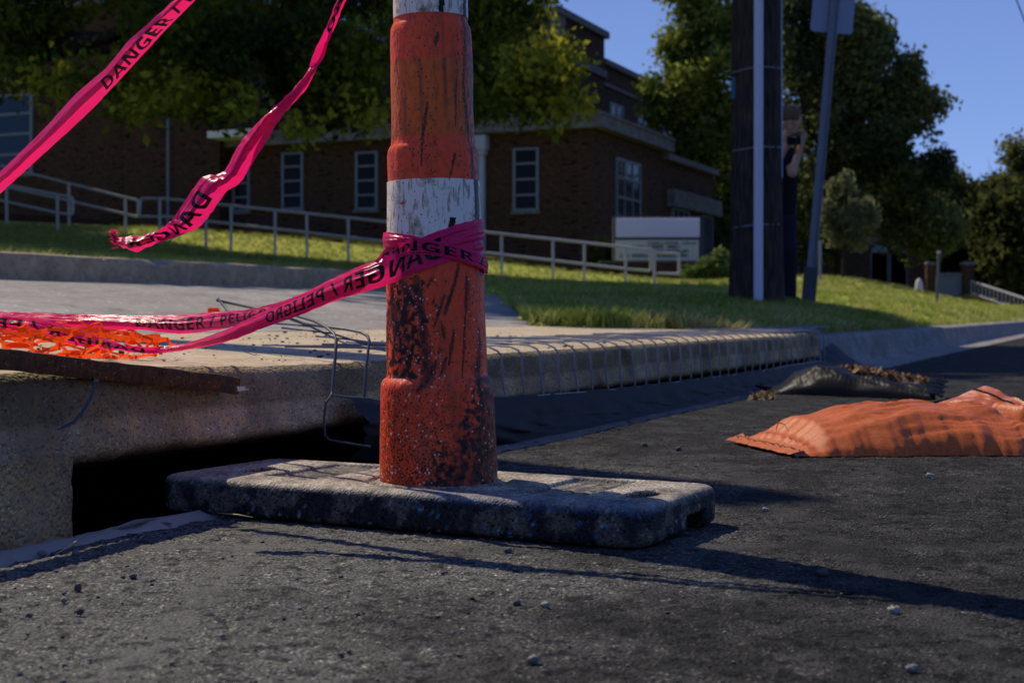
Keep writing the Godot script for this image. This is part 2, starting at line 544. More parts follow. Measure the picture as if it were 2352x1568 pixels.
func inlet():
	# slab over the inlet: top, rounded nose, face and lintel swept along the kerb, with chipped relief
	var nz := noise(14.0, 91, 4); var nf := noise(60.0, 92, 3); var nb := noise(1.6, 93, 4)
	var prof := []       # [t, h, rough]
	for k in 16: prof.append([2.25 - 1.068 * k / 15.0, -1.0, 0.15])
	for k in 7:
		var a := PI / 2 * k / 6.0
		prof.append([1.180 - 0.030 * sin(a), 0.1408 + 0.030 * cos(a), 0.6])
	for k in 9: prof.append([1.149 - 0.008 * k / 8.0, 0.138 - (0.138 - 0.082) * k / 8.0, 1.0])
	prof.append([1.150, 0.076, 1.0]); prof.append([1.168, 0.068, 0.8]); prof.append([1.19, 0.066, 0.5]); prof.append([1.215, 0.055, 0.4]); prof.append([1.45, 0.05, 0.2])
	var ss := spaced([[-1.5, 0.8, 0.1], [0.8, 3.2, 0.012], [3.2, 6.3, 0.03]])
	var rows := []; var cols := []
	for s in ss:
		var row := []; var cr := []
		for q in prof:
			var h: float = q[1]
			if h < -0.5: h = slab_h(q[0])
			h += 0.013 * smoothstep(2.0, 1.3, s) * smoothstep(0.11, 0.16, h)
			var p := S(s, q[0], h)
			var d: float = (nz.get_noise_3dv(p) * 0.006 + nf.get_noise_3dv(p) * 0.0025) * q[2]
			var end_in := smoothstep(5.7, 6.3, s) * 0.16          # the slab's far end curves back to the kerb
			row.append(S(s, q[0] + d + (end_in if q[0] < 1.4 else 0.0), h + d * 0.6 - smoothstep(5.6, 6.3, s) * 0.02))
			var k := 0.86
			var cc := Color(k, k, k)
			if q[2] > 0.3:
				var g := nb.get_noise_3dv(p * 3.0)
				var yl := smoothstep(-0.1, 0.35, nb.get_noise_3dv(p * 1.7 + Vector3(5, 0, 0)))
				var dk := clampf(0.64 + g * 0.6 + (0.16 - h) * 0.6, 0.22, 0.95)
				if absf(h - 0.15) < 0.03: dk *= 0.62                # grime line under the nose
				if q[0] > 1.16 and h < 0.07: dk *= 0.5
				cc = Color(dk, dk * lerpf(0.99, 0.93, yl), dk * lerpf(0.90, 0.74, yl))
			cr.append(cc)
		rows.append(row); cols.append(cr)
	# two materials: the pale top and the stained face share one edge
	var top_n := 16
	var a_rows := []; var b_rows := []; var a_c := []; var b_c := []
	for k in rows.size():
		a_rows.append(rows[k].slice(0, top_n + 2)); b_rows.append(rows[k].slice(top_n + 1)); a_c.append(cols[k].slice(0, top_n + 2)); b_c.append(cols[k].slice(top_n + 1))
	var mb := MB.new(); mb.has_c = true
	mb.sheet(a_rows, null, func(a, b):
		var p: Vector3 = a_rows[a][b]
		var k := 0.93 + nb.get_noise_3dv(p * 2.0) * 0.2
		return Color(k, k, k), false, true)
	var top := struct("inlet_slab_top", mb, M.tan)
	mb = MB.new(); mb.has_c = true
	mb.sheet(b_rows, null, func(a, b): return b_c[a][b], false, true)
	# near pier: the face runs on down to the gutter left of the opening
	var pr := []
	for s in spaced([[-1.5, 0.9, 0.1], [0.9, 1.31, 0.012]]) + [1.325, 1.331, 1.3325]:
		var row := []
		for k in 15:
			var h := 0.086 - 0.15 * k / 14.0
			var p := S(s, 1.142, h)
			row.append(S(s, 1.139 + nz.get_noise_3dv(p) * 0.004 + nf.get_noise_3dv(p) * 0.002 + (0.010 if s > 1.33 else 0.0), h))
		pr.append(row)
	var endrow := []
	for k in 15: endrow.append(S(1.334, 1.36, 0.086 - 0.15 * k / 14.0))
	pr.append(endrow)
	mb.sheet(pr, null, func(a, b):
		var p: Vector3 = pr[a][b]
		var yl := smoothstep(-0.2, 0.3, nb.get_noise_3dv(p * 2.1 + Vector3(5, 0, 0)) + smoothstep(1.15, 1.33, s_of(p)) * 0.3)
		var dk := clampf(0.64 + nb.get_noise_3dv(p * 3.0) * 0.5, 0.3, 1.0)
		return Color(dk, dk * lerpf(1.0, 0.92, yl), dk * lerpf(0.93, 0.72, yl)), false, true)
	struct("inlet_face", mb, M.face)
	# the concrete lip in front of the opening, and the dark basin behind it
	rows = []
	var lip := [[1.02, -0.05], [1.030, -0.012], [1.040, 0.001], [1.058, 0.006], [1.078, 0.003], [1.100, -0.008], [1.130, -0.014], [1.152, -0.022], [1.156, -0.06], [1.158, -0.75]]
	for s in spaced([[-1.5, 0.9, 0.1], [0.9, 2.0, 0.02], [2.0, 6.3, 0.06]]):
		var row := []
		for q in lip: row.append(S(s, q[0] + nz.get_noise_2d(s, 3.0) * 0.006, q[1] + nz.get_noise_2d(s * 1.5, q[0] * 9.0) * 0.003))
		rows.append(row)
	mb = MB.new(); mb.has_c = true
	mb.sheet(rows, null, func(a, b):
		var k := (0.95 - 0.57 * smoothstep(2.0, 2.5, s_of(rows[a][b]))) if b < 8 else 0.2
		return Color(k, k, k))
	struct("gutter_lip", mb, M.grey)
	mb = MB.new()
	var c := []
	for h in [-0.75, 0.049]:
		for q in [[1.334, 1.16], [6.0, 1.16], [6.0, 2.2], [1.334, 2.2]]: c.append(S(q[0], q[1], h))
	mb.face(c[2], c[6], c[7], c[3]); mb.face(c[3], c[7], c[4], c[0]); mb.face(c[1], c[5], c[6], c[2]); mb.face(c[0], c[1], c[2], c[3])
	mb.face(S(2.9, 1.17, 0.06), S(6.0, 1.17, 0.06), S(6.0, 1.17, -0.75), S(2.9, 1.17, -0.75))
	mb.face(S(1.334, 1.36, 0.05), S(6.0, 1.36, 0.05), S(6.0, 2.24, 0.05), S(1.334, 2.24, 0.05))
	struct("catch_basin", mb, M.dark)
	# the paved ramp behind the slab, rising to the low wall
	rows = []
	var wob := noise(0.9, 95, 3)
	for s in spaced([[-8, 14, 0.25]]):
		var row := []
		for t in spaced([[2.25, 5.05, 0.2]]):
			var s_lim: float = 5.37 + (t - 2.25) * 2.14        # slanting right-hand edge
			var s2 := minf(s, s_lim)
			row.append(S(s2, t, ramp_h(t) + wob.get_noise_2d(s2, t) * 0.003))
		rows.append(row)
	mb = MB.new(); mb.has_c = true
	mb.sheet(rows, null, func(a, b):
		var p: Vector3 = rows[a][b]
		var k := 0.86 + nb.get_noise_3dv(p * 0.8) * 0.25
		return Color(k, k, k))
	struct("ramp_pavement", mb, M.grey)
	# joint between slab and ramp
	mb = MB.new()
	mb.sheet([[S(-8, 2.243, 0.2), S(-8, 2.262, 0.202)], [S(4.9, 2.243, 0.2), S(4.9, 2.262, 0.202)]])
	# low wall: two cast lengths with a joint
	var w := thing("low_concrete_wall", "low tan concrete retaining wall with a joint and a chip behind the ramp", "wall", S(0, 5.0, 0))
	for q in [[-9.0, 5.13], [5.145, 10.95]]:
		rows = []
		for s in spaced([[q[0], q[1], 0.06]]):
			var row := []
			var e := smoothstep(10.3, 10.95, s) * 0.11
			var chip := maxf(0.0, 0.03 - absf(s - 6.55) * 0.25) + maxf(0.0, 0.02 - absf(s - 5.15) * 0.5)
			for pnt in [[5.0, 0.36], [5.0, 0.50], [5.004, 0.532 - e], [5.016, 0.545 - e], [5.18, 0.552 - e], [5.19, 0.54 - e], [5.19, 0.3]]:
				var hh: float = pnt[1]; var tt: float = pnt[0]
				if hh > 0.51 and tt < 5.05: hh -= chip; tt += chip * 0.7
				hh += wob.get_noise_1d(s) * 0.006 + 0.012 * (s - 2.0) / 8.0
				row.append(S(s, tt + wob.get_noise_2d(s, hh * 5) * 0.006, hh) - w.position)
			rows.append(row)
		mb = MB.new(); mb.has_c = true
		mb.sheet(rows, null, func(a, b):
			var k := 0.75 + nb.get_noise_2d(a * 0.2, b * 1.3) * 0.3
			return Color(k, k * 0.97, k * 0.93))
		obj("wall_length", mb, M.tan, w)

func ramp_h(t: float) -> float: return 0.199 + (t - 2.25) * 0.079

# ---------------------------------------------------------------- lawn: a thin-plate surface through measured levels
var tps_p := []
var tps_w := PackedFloat64Array()

func lawn_fit():
	var pts := []
	for s in [-8.0, -3.0, 2.0, 6.0, 10.8]:
		pts.append([S(s, 5.2, 0), 0.515 + 0.012 * (s - 2.0) / 8.0])
	for q in [[5.5, 2.3, 0.215], [7.6, 3.2, 0.29], [9.9, 4.3, 0.40], [11.2, 4.9, 0.47], [5.6, 1.75, 0.175], [6.4, 1.55, 0.155], [7.5, 1.55, 0.152], [9, 1.56, 0.152], [11, 1.56, 0.152], [14, 1.56, 0.15], [20, 1.56, 0.15], [30, 1.56, 0.15], [50, 1.56, 0.15], [80, 1.56, 0.15]]:
		pts.append([S(q[0], q[1], 0), q[2]])
	for q in [[287, 545, 29], [530, 581, 29], [800, 609, 29], [1152, 643, 29], [1341, 666, 29], [1502, 670, 29], [164, 517, 33], [600, 545, 33], [882, 575, 33], [1111, 605, 33], [1267, 620, 34], [1425, 633, 34], [1660, 659, 34],
			[1745, 692, 10.4], [1690, 690, 10.6], [1850, 691, 11], [1800, 634, 29], [1900, 637, 29], [2000, 647, 29], [2100, 668, 29], [1850, 660, 18], [2000, 680, 17], [2160, 690, 26], [2250, 712, 30], [2154, 700, 20], [-200, 500, 31], [1300, 668, 20], [1300, 671, 14], [1640, 677, 20], [1640, 669, 27], [1000, 632, 18], [1000, 622, 24], [600, 594, 20], [300, 578, 20]]:
		var p := P(q[0], q[1], q[2])
		pts.append([Vector3(p.x, 0, p.z), p.y])
	for q in [[20, 33, 0.9], [30, 45, 1.6], [0, 60, 2.2], [-30, 60, 3.2], [10, 80, 1.8], [60, 90, 1.2], [40, 80, 0.9], [-25, 25, 2.3], [-20, 12, 1.2]]:
		pts.append([Vector3(q[0], 0, -q[1]), q[2]])
	var n := pts.size(); var m := n + 3
	var A := []
	var b := PackedFloat64Array(); b.resize(m)
	for i in n:
		var row := PackedFloat64Array(); row.resize(m)
		for j in n: row[j] = tk(pts[i][0].distance_to(pts[j][0]))
		row[i] += 0.02
		row[n] = 1; row[n + 1] = pts[i][0].x; row[n + 2] = pts[i][0].z
		A.append(row); b[i] = pts[i][1]
	for k in 3:
		var row := PackedFloat64Array(); row.resize(m)
		for j in n: row[j] = [1.0, pts[j][0].x, pts[j][0].z][k]
		A.append(row)
	for i in m:           # elimination with pivots
		var best := i
		for r in range(i + 1, m):
			if absf(A[r][i]) > absf(A[best][i]): best = r
		var tmp = A[i]; A[i] = A[best]; A[best] = tmp
		var tb := b[i]; b[i] = b[best]; b[best] = tb
		for r in range(i + 1, m):
			var f: float = A[r][i] / A[i][i]
			if f == 0.0: continue
			for c in range(i, m): A[r][c] -= f * A[i][c]
			b[r] -= f * b[i]
	var x := PackedFloat64Array(); x.resize(m)
	for i in range(m - 1, -1, -1):
		var s := b[i]
		for c in range(i + 1, m): s -= A[i][c] * x[c]
		x[i] = s / A[i][i]
	tps_p = pts; tps_w = x

func tk(r: float) -> float: return 0.0 if r < 1e-6 else r * r * log(r) * 0.01

func lawn_raw(x: float, z: float) -> float:
	var n := tps_p.size()
	var h := tps_w[n] + tps_w[n + 1] * x + tps_w[n + 2] * z
	for i in n:
		var q: Vector3 = tps_p[i][0]
		h += tps_w[i] * tk(Vector2(q.x - x, q.z - z).length())
	return h

func lawn_h(x: float, z: float) -> float:
	var p := Vector3(x, 0, z)
	var s := s_of(p); var t := t_of(p)
	if in_paving(s, t): return 0.0
	var h := lawn_raw(x, z)
	if t < 1.75: h = lerpf(0.140, h, smoothstep(1.5, 1.75, t))
	return h

func in_paving(s: float, t: float) -> bool:
	if t < 1.5: return true
	if t < 2.26: return s < 5.9 - (t - 1.5) * 0.7
	if t < 5.1: return s < 5.37 + (t - 2.25) * 2.14
	return false

var lawn_grid := []
func lawn():
	lawn_fit()
	var ss := spaced([[-60, -10, 5.0], [-10, 0, 0.6], [0, 15, 0.18], [15, 50, 0.7], [50, 120, 5.0], [120, 420, 30.0]])
	var ts := spaced([[1.5, 2.6, 0.09], [2.6, 5.1, 0.18], [5.1, 5.3, 0.1], [5.3, 8, 0.3], [8, 32, 0.7], [32, 60, 3.0], [60, 200, 20.0]])
	var nb := noise(0.5, 101, 4)
	var rows := []
	for s in ss:
		var row := []
		for t in ts:
			var p := S(s, t, 0)
			var h := 0.0
			if in_paving(s, t): h = (slab_h(t) if t < 2.25 else ramp_h(t)) - 0.06
			else:
				var q := p.clamp(Vector3(-60, 0, -95), Vector3(60, 0, 0))
				h = lawn_h(q.x, q.z) + nb.get_noise_2d(p.x, p.z) * 0.02 * smoothstep(1.5, 3, t)
			row.append(p + Vector3(0, h, 0))
		rows.append(row)
	M.turf = tri_mat(mottle(512, Color(0.55, 0.59, 0.20), Color(0.66, 0.64, 0.30), Color(0.46, 0.50, 0.17), 0.03, 0.06, 111, 0.1, 0.05), 0.7, 0.95, noise_tex(256, 0.12, 115), 3.0)
	var mb := MB.new()
	mb.sheet(rows)
	struct("lawn_ground", mb, M.turf)
	# grass: tufts of bent blades, thick on the bank by the kerb
	var tuft := MB.new(); tuft.has_c = true
	var g := RandomNumberGenerator.new(); g.seed = 12
	for k in 9:
		var a := g.randf() * TAU; var r := g.randf() * 0.03
		var o := Vector3(cos(a) * r, -0.004, sin(a) * r)
		var d := Vector3(cos(a + g.randf_range(-1, 1)), 0, sin(a + g.randf_range(-1, 1)))
		var hgt := g.randf_range(0.03, 0.065); var w := d.cross(Vector3.UP) * 0.0028
		var m1 := o + d * hgt * 0.25 + Vector3(0, hgt * 0.6, 0); var tip := o + d * hgt * 0.75 + Vector3(0, hgt, 0)
		var sh := g.randf_range(0.7, 1.0)
		tuft.face(o - w, m1 - w * 0.8, m1 + w * 0.8, o + w, null, Color(sh, sh, sh)); tuft.tri_face(m1 - w * 0.8, tip, m1 + w * 0.8, Color(sh, sh, sh))
	var xf := []; var cl := []
	var tuft_mesh := tuft.mesh()
	var spots := [[16000, 1.5, 3.6, 4.6, 11.0, 1.0], [14000, 1.5, 8.0, 8.0, 22.0, 1.0], [16000, 4.0, 22.0, 16.0, 42.0, 1.5], [9000, 5.2, 9.0, 0.0, 12.0, 1.2], [8000, 1.6, 6.0, 18.0, 45.0, 1.3]]
	for sp in spots:
		for k in sp[0]:
			var s := g.randf_range(sp[3], sp[4]); var t := g.randf_range(sp[1], sp[2])
			if in_paving(s, t): continue
			var p := S(s, t, 0)
			var u := p.x / -p.z
			if absf(u) > 0.40 or p.z > -3: continue
			p.y = lawn_h(p.x, p.z) - 0.004
			var tall: float = sp[5] * g.randf_range(0.6, 1.25)
			if t < 2.1 and s < 8.5: tall *= 1.35
			xf.append(Transform3D(Basis(Vector3.UP, g.randf() * TAU).scaled(Vector3(1, 1, 1) * tall), p))
			var dry := clampf(nb.get_noise_2d(p.x * 3, p.z * 3) * 1.6 + g.randf() * 0.7 - 0.15 + (0.3 if t < 1.9 and s < 9 else 0.0), 0, 1)
			var c := Color(0.29, 0.35, 0.065).lerp(Color(0.52, 0.45, 0.18), dry)
			cl.append(c)
	M.grass = mat(Color.WHITE, 0.7); M.grass.specular_mode = BaseMaterial3D.SPECULAR_DISABLED; M.grass.vertex_color_use_as_albedo = true
	M.grass.backlight_enabled = true; M.grass.backlight = Color(0.7, 0.7, 0.7)
	var o := scatter("grass", tuft_mesh, M.grass, xf, cl)
	tag(o, "short green and straw coloured grass covering the bank and the lawn", "grass")

# ---------------------------------------------------------------- the school and what stands beyond
func plate(mb: MB, fn: Callable, a0: float, a1: float, h0: float, h1: float, out0: float, out1: float):
	# a box on a facade: along a, up h, standing from out0 to out1 in front of the wall
	var q := []
	for h in [h0, h1]:
		q.append(fn.call(a0, h, out1)); q.append(fn.call(a1, h, out1)); q.append(fn.call(a1, h, out0)); q.append(fn.call(a0, h, out0))
	var up: Vector3 = (q[1] - q[0]).cross(q[3] - q[0])
	if up.y < 0: q = [q[1], q[0], q[3], q[2], q[5], q[4], q[7], q[6]]
	mb.box8(q)

func window(parent: Node, fn: Callable, a0: float, a1: float, h0: float, h1: float, cols: int, rows: int, bar := 0.07, glass = null):
	var mb := MB.new()
	plate(mb, fn, a0 - 0.02, a0 + bar, h0, h1, -0.05, 0.06); plate(mb, fn, a1 - bar, a1 + 0.02, h0, h1, -0.05, 0.06)
	plate(mb, fn, a0 + bar + 0.002, a1 - bar - 0.002, h1 - bar, h1, -0.05, 0.058); plate(mb, fn, a0 + bar + 0.002, a1 - bar - 0.002, h0, h0 + bar, -0.05, 0.058)
	for k in range(1, cols):
		var a := lerpf(a0, a1, float(k) / cols)
		plate(mb, fn, a - bar * 0.4, a + bar * 0.4, h0 + bar, h1 - bar, 0.0, 0.052)
	for k in range(1, rows):
		var h := lerpf(h0, h1, float(k) / rows)
		plate(mb, fn, a0 + bar, a1 - bar, h - bar * 0.45, h + bar * 0.45, 0.0, 0.056)
	var w := obj("window", mb, M.frame, parent)
	for r in rows:
		for c in cols:
			var pm := MB.new()
			plate(pm, fn, lerpf(a0, a1, float(c) / cols) + bar * 0.3, lerpf(a0, a1, (c + 1.0) / cols) - bar * 0.3, lerpf(h0, h1, float(r) / rows) + bar * 0.3, lerpf(h0, h1, (r + 1.0) / rows) - bar * 0.3, 0.005, 0.02 + 0.002 * ((r + c) % 3))
			obj("pane", pm, glass if glass else M.glass, w)
	var sl := MB.new()
	plate(sl, fn, a0 - 0.08, a1 + 0.08, h0 - 0.1, h0 - 0.002, -0.05, 0.10)
	obj("sill", sl, M.limestone, w)
	return w

func wall_box(s0: float, s1: float, t0: float, t1: float, h0: float, h1: float) -> MB:
	var mb := MB.new()
	var q := []
	for h in [h0, h1]:
		q.append(S(s0, t0, h)); q.append(S(s1, t0, h)); q.append(S(s1, t1, h)); q.append(S(s0, t1, h))
	mb.box8(q)
	return mb

func school():
	var b := thing("brick_school_wing", "long low dark brick school wing with flat pale roof edge behind the railing", "building", S(40.4, 14.86, 0))
	var ori := b.position
	var mk := func(mb: MB) -> MB:
		for k in mb.v.size(): mb.v[k] -= ori
		return mb
	var ff := func(a, h, o): return S(40.4 - o, a, h) - ori
	var rf := func(a, h, o): return S(a, 14.86 - o, h) - ori
	obj("wall", mk.call(wall_box(40.4, 47.2, 14.86, 40.0, -0.5, 5.85)), M.brick, b)
	obj("wall", mk.call(wall_box(47.203, 53.9, 14.90, 40.0, -0.5, 5.62)), M.brick, b)
	obj("cornice", mk.call(wall_box(40.05, 47.5, 14.5, 28.4, 5.853, 6.22)), M.limestone, b)
	obj("roof_edge", mk.call(wall_box(40.0, 47.55, 14.45, 28.42, 6.223, 6.30)), M.limestone, b)
	obj("cornice", mk.call(wall_box(47.51, 54.1, 14.7, 28.4, 5.623, 5.84)), M.limestone, b)
	obj("canopy_band", mk.call(wall_box(47.9, 54.2, 14.6, 14.897, 4.02, 4.62)), M.limestone, b)
	window(b, ff, 16.67, 17.5, 3.42, 5.36, 1, 4)
	window(b, ff, 22.3, 23.09, 3.62, 5.5, 1, 4)
	window(b, ff, 25.1, 25.9, 3.7, 5.6, 1, 4)
	window(b, ff, 27.2, 27.85, 3.7, 5.6, 1, 4)
	var gm := mat(lin(0.015, 0.022, 0.035), 0.06); gm.metallic_specular = 0.3
	window(b, rf, 42.35, 44.75, 2.7, 5.18, 3, 4, 0.075, gm)
	window(b, rf, 48.4, 50.4, 2.9, 4.0, 3, 2, 0.075, gm)
	window(b, rf, 52.2, 53.6, 2.4, 3.98, 3, 1, 0.07, gm)
	# leader head and downspout on the front
	var mb := MB.new()
	var dm := mat(lin(0.33, 0.37, 0.43), 0.5)
	var td := 18.55
	plate(mb, ff, td - 0.21, td + 0.21, 5.35, 5.80, 0.003, 0.30)
	plate(mb, ff, td - 0.15, td + 0.15, 5.2, 5.347, 0.003, 0.24)
	plate(mb, ff, td - 0.09, td + 0.09, 1.2, 5.197, 0.003, 0.16)
	obj("downspout", mb, dm, b)
	mb = MB.new()
	plate(mb, ff, 26.3, 28.0, 6.05, 6.28, 0.405, 1.3)
	obj("roof_overhang", mb, mat(lin(0.62, 0.60, 0.56), 0.7), b)

	# the hall on the left with its wide windows
	var h := thing("brick_hall", "tall plain brown brick hall at the left with wide blue reflecting windows", "building", S(39.8, 28.0, 0))
	var ho := h.position
	var mk2 := func(m: MB) -> MB:
		for k in m.v.size(): m.v[k] -= ho
		return m
	var lf := func(a, y, o): return S(39.8 - o, a, y) - ho
	obj("wall", mk2.call(wall_box(39.8, 56.0, 28.0, 60.0, 0.0, 11.0)), M.brick, h)
	obj("cornice", mk2.call(wall_box(39.5, 56.3, 27.8, 60.2, 11.003, 11.5)), M.limestone, h)
	var gb := mat(lin(0.012, 0.03, 0.06), 0.07); gb.metallic_specular = 0.3
	window(h, lf, 36.0, 40.4, 5.25, 8.15, 1, 4, 0.1, gb)
	window(h, lf, 42.4, 46.8, 5.25, 8.15, 1, 4, 0.1, gb)
	mb = MB.new()
	plate(mb, lf, 30.02, 30.10, 3.0, 9.0, 0.003, 0.09)
	obj("conduit", mb, M.frame, h)

	# main building behind, with its stepped tower
	var m := thing("brick_main_building", "tall brick main building with a limestone trimmed corner tower behind the wing", "building", S(57.6, 22.9, 0))
	var mo := m.position
	var mk3 := func(q: MB) -> MB:
		for k in q.v.size(): q.v[k] -= mo
		return q
	var f3 := func(a, y, o): return S(57.6 - o, a, y) - mo
	var r3 := func(a, y, o): return S(a, 22.9 - o, y) - mo
	obj("wall", mk3.call(wall_box(57.6, 63.7, 22.9, 32.0, 0.0, 13.3)), M.brick, m)
	obj("wall", mk3.call(wall_box(57.8, 95.0, 23.1, 60.0, 0.0, 12.15)), M.brick, m)
	obj("parapet_cap", mk3.call(wall_box(57.4, 63.9, 22.7, 32.2, 13.303, 13.62)), M.limestone, m)
	obj("parapet_cap", mk3.call(wall_box(63.92, 95.2, 22.9, 60.2, 12.153, 12.42)), M.limestone, m)
	mb = MB.new()
	plate(mb, f3, 22.9, 23.5, 11.9, 13.29, 0.003, 0.12); plate(mb, f3, 23.503, 32.0, 11.55, 11.9, 0.003, 0.15)
	plate(mb, r3, 57.6, 58.3, 11.9, 13.29, 0.003, 0.12); plate(mb, r3, 57.46, 63.7, 11.4, 11.75, 0.003, 0.14)
	plate(mb, f3, 22.76, 23.5, 11.55, 11.897, 0.003, 0.17)
	obj("stone_trim", mb, M.limestone, m)
	mb = MB.new()
	plate(mb, r3, 63.95, 95.0, 11.15, 11.3, -0.2, -0.1)
	obj("string_course", mb, M.limestone, m)
	var r4 := func(a, y, o): return S(a, 23.1 - o, y) - mo
	for k in 4: window(m, r4, 65.0 + k * 4.2, 66.9 + k * 4.2, 8.6, 10.5, 2, 2, 0.1, gm)
	for k in 3: window(m, f3, 25.0 + k * 3.2, 27.2 + k * 3.2, 8.4, 10.6, 2, 2, 0.1)

	# the letter-board sign in front of the wing
	var g := thing("letter_board_sign", "white and cream letter board sign on a brick base in front of the school wing", "sign", P(1510, 655, 36))
	var go := g.position
	var fg := func(px0, px1, py0, py1, z0, z1):
		var q := MB.new()
		var a := P(px0, py1, 36); var c := P(px1, py0, 36)
		q.bevel_box(Vector3((a.x + c.x) / 2, (a.y + c.y) / 2, -36.0 + (z0 + z1) / 2) - go, Vector3(c.x - a.x, c.y - a.y, z1 - z0), 0.012)
		return q
	obj("cabinet", fg.call(1409, 1611, 497, 603, -0.35, 0.0), mat(lin(0.06, 0.065, 0.07), 0.6), g)
	obj("header_panel", fg.call(1414, 1607, 501, 545, 0.003, 0.05), mat(lin(0.60, 0.58, 0.66), 0.5), g)
	obj("letter_panel", fg.call(1413, 1605, 551, 599, 0.003, 0.04), mat(lin(0.55, 0.53, 0.40), 0.5), g)
	var lm := MB.new()
	var lr := RandomNumberGenerator.new(); lr.seed = 5
	for ln in [[1490, 1560, 554], [1567, 1598, 554], [1451, 1492, 563], [1498, 1527, 563], [1533, 1562, 563], [1498, 1560, 573], [1562, 1580, 573], [1424, 1447, 583], [1452, 1496, 583], [1500, 1580, 583]]:
		var x: float = ln[0]
		while x < ln[1] - 3:
			var wd := lr.randf_range(2.6, 4.2)
			var a := P(x, ln[2] + 7.5, 36); var c := P(x + wd, ln[2] + 0.5, 36)
			var t := lr.randi() % 3
			var cx := (a.x + c.x) / 2; var hh := c.y - a.y; var ww := c.x - a.x
			lm.box(Vector3(a.x + ww * 0.15, (a.y + c.y) / 2, -35.955) - go, Vector3(ww * 0.3, hh, 0.006))
			if t < 2: lm.box(Vector3(c.x - ww * 0.15, (a.y + c.y) / 2, -35.955) - go, Vector3(ww * 0.3, hh * (1.0 if t == 0 else 0.6), 0.006))
			lm.box(Vector3(cx, lerpf(a.y, c.y, [0.5, 0.85, 0.1][t]), -35.952) - go, Vector3(ww * 0.9, hh * 0.16, 0.006))
			x += wd + 1.0
	tag(obj("letter_row", lm, mat(lin(0.05, 0.045, 0.04), 0.7), g), "", "", "", "stuff")
	var base := fg.call(1420, 1600, 604, 690, -0.33, -0.04)
	obj("base", base, M.brick, g)
	# planter wall beside the sign
	var pl := thing("brick_planter_wall", "low dark brick planter wall between the sign and the utility pole", "wall", P(1640, 660, 34))
	mb = MB.new()
	var pa := P(1380, 640, 34.6); var pc := P(1700, 640, 34.6)
	mb.box(Vector3((pa.x + pc.x) / 2, 0.9, -34.8) - pl.position, Vector3(pc.x - pa.x, 1.15, 0.3))
	obj("wall_body", mb, M.brick, pl)
	mb = MB.new()
	mb.box(Vector3((pa.x + pc.x) / 2, 1.51, -34.8) - pl.position, Vector3(pc.x - pa.x + 0.06, 0.06, 0.36))
	obj("coping", mb, mat(lin(0.09, 0.075, 0.065), 0.9), pl)
	# retaining wall of the entrance ramp behind the railing
	var rw := thing("brick_ramp_wall", "dark brick side wall of the entrance ramp behind the long railing", "wall", P(882, 575, 33.6))
	mb = MB.new()
	var top := []
	for q in [[-300, 470], [164, 500], [600, 530], [882, 560], [1111, 590], [1267, 606], [1425, 622]]: top.append([P(q[0], q[1], 34.5), P(q[0], q[1] + 120, 34.5)])
	var rows := []
	for k in top.size(): rows.append([top[k][1] - rw.position, top[k][0] - rw.position, top[k][0] + Vector3(0, 0, -0.3) - rw.position, top[k][1] + Vector3(0, 0, -0.3) - rw.position])
	mb.sheet(rows, func(a, b): return Vector2(rows[a][b].x, rows[a][b].y))
	obj("wall_body", mb, M.brick, rw)

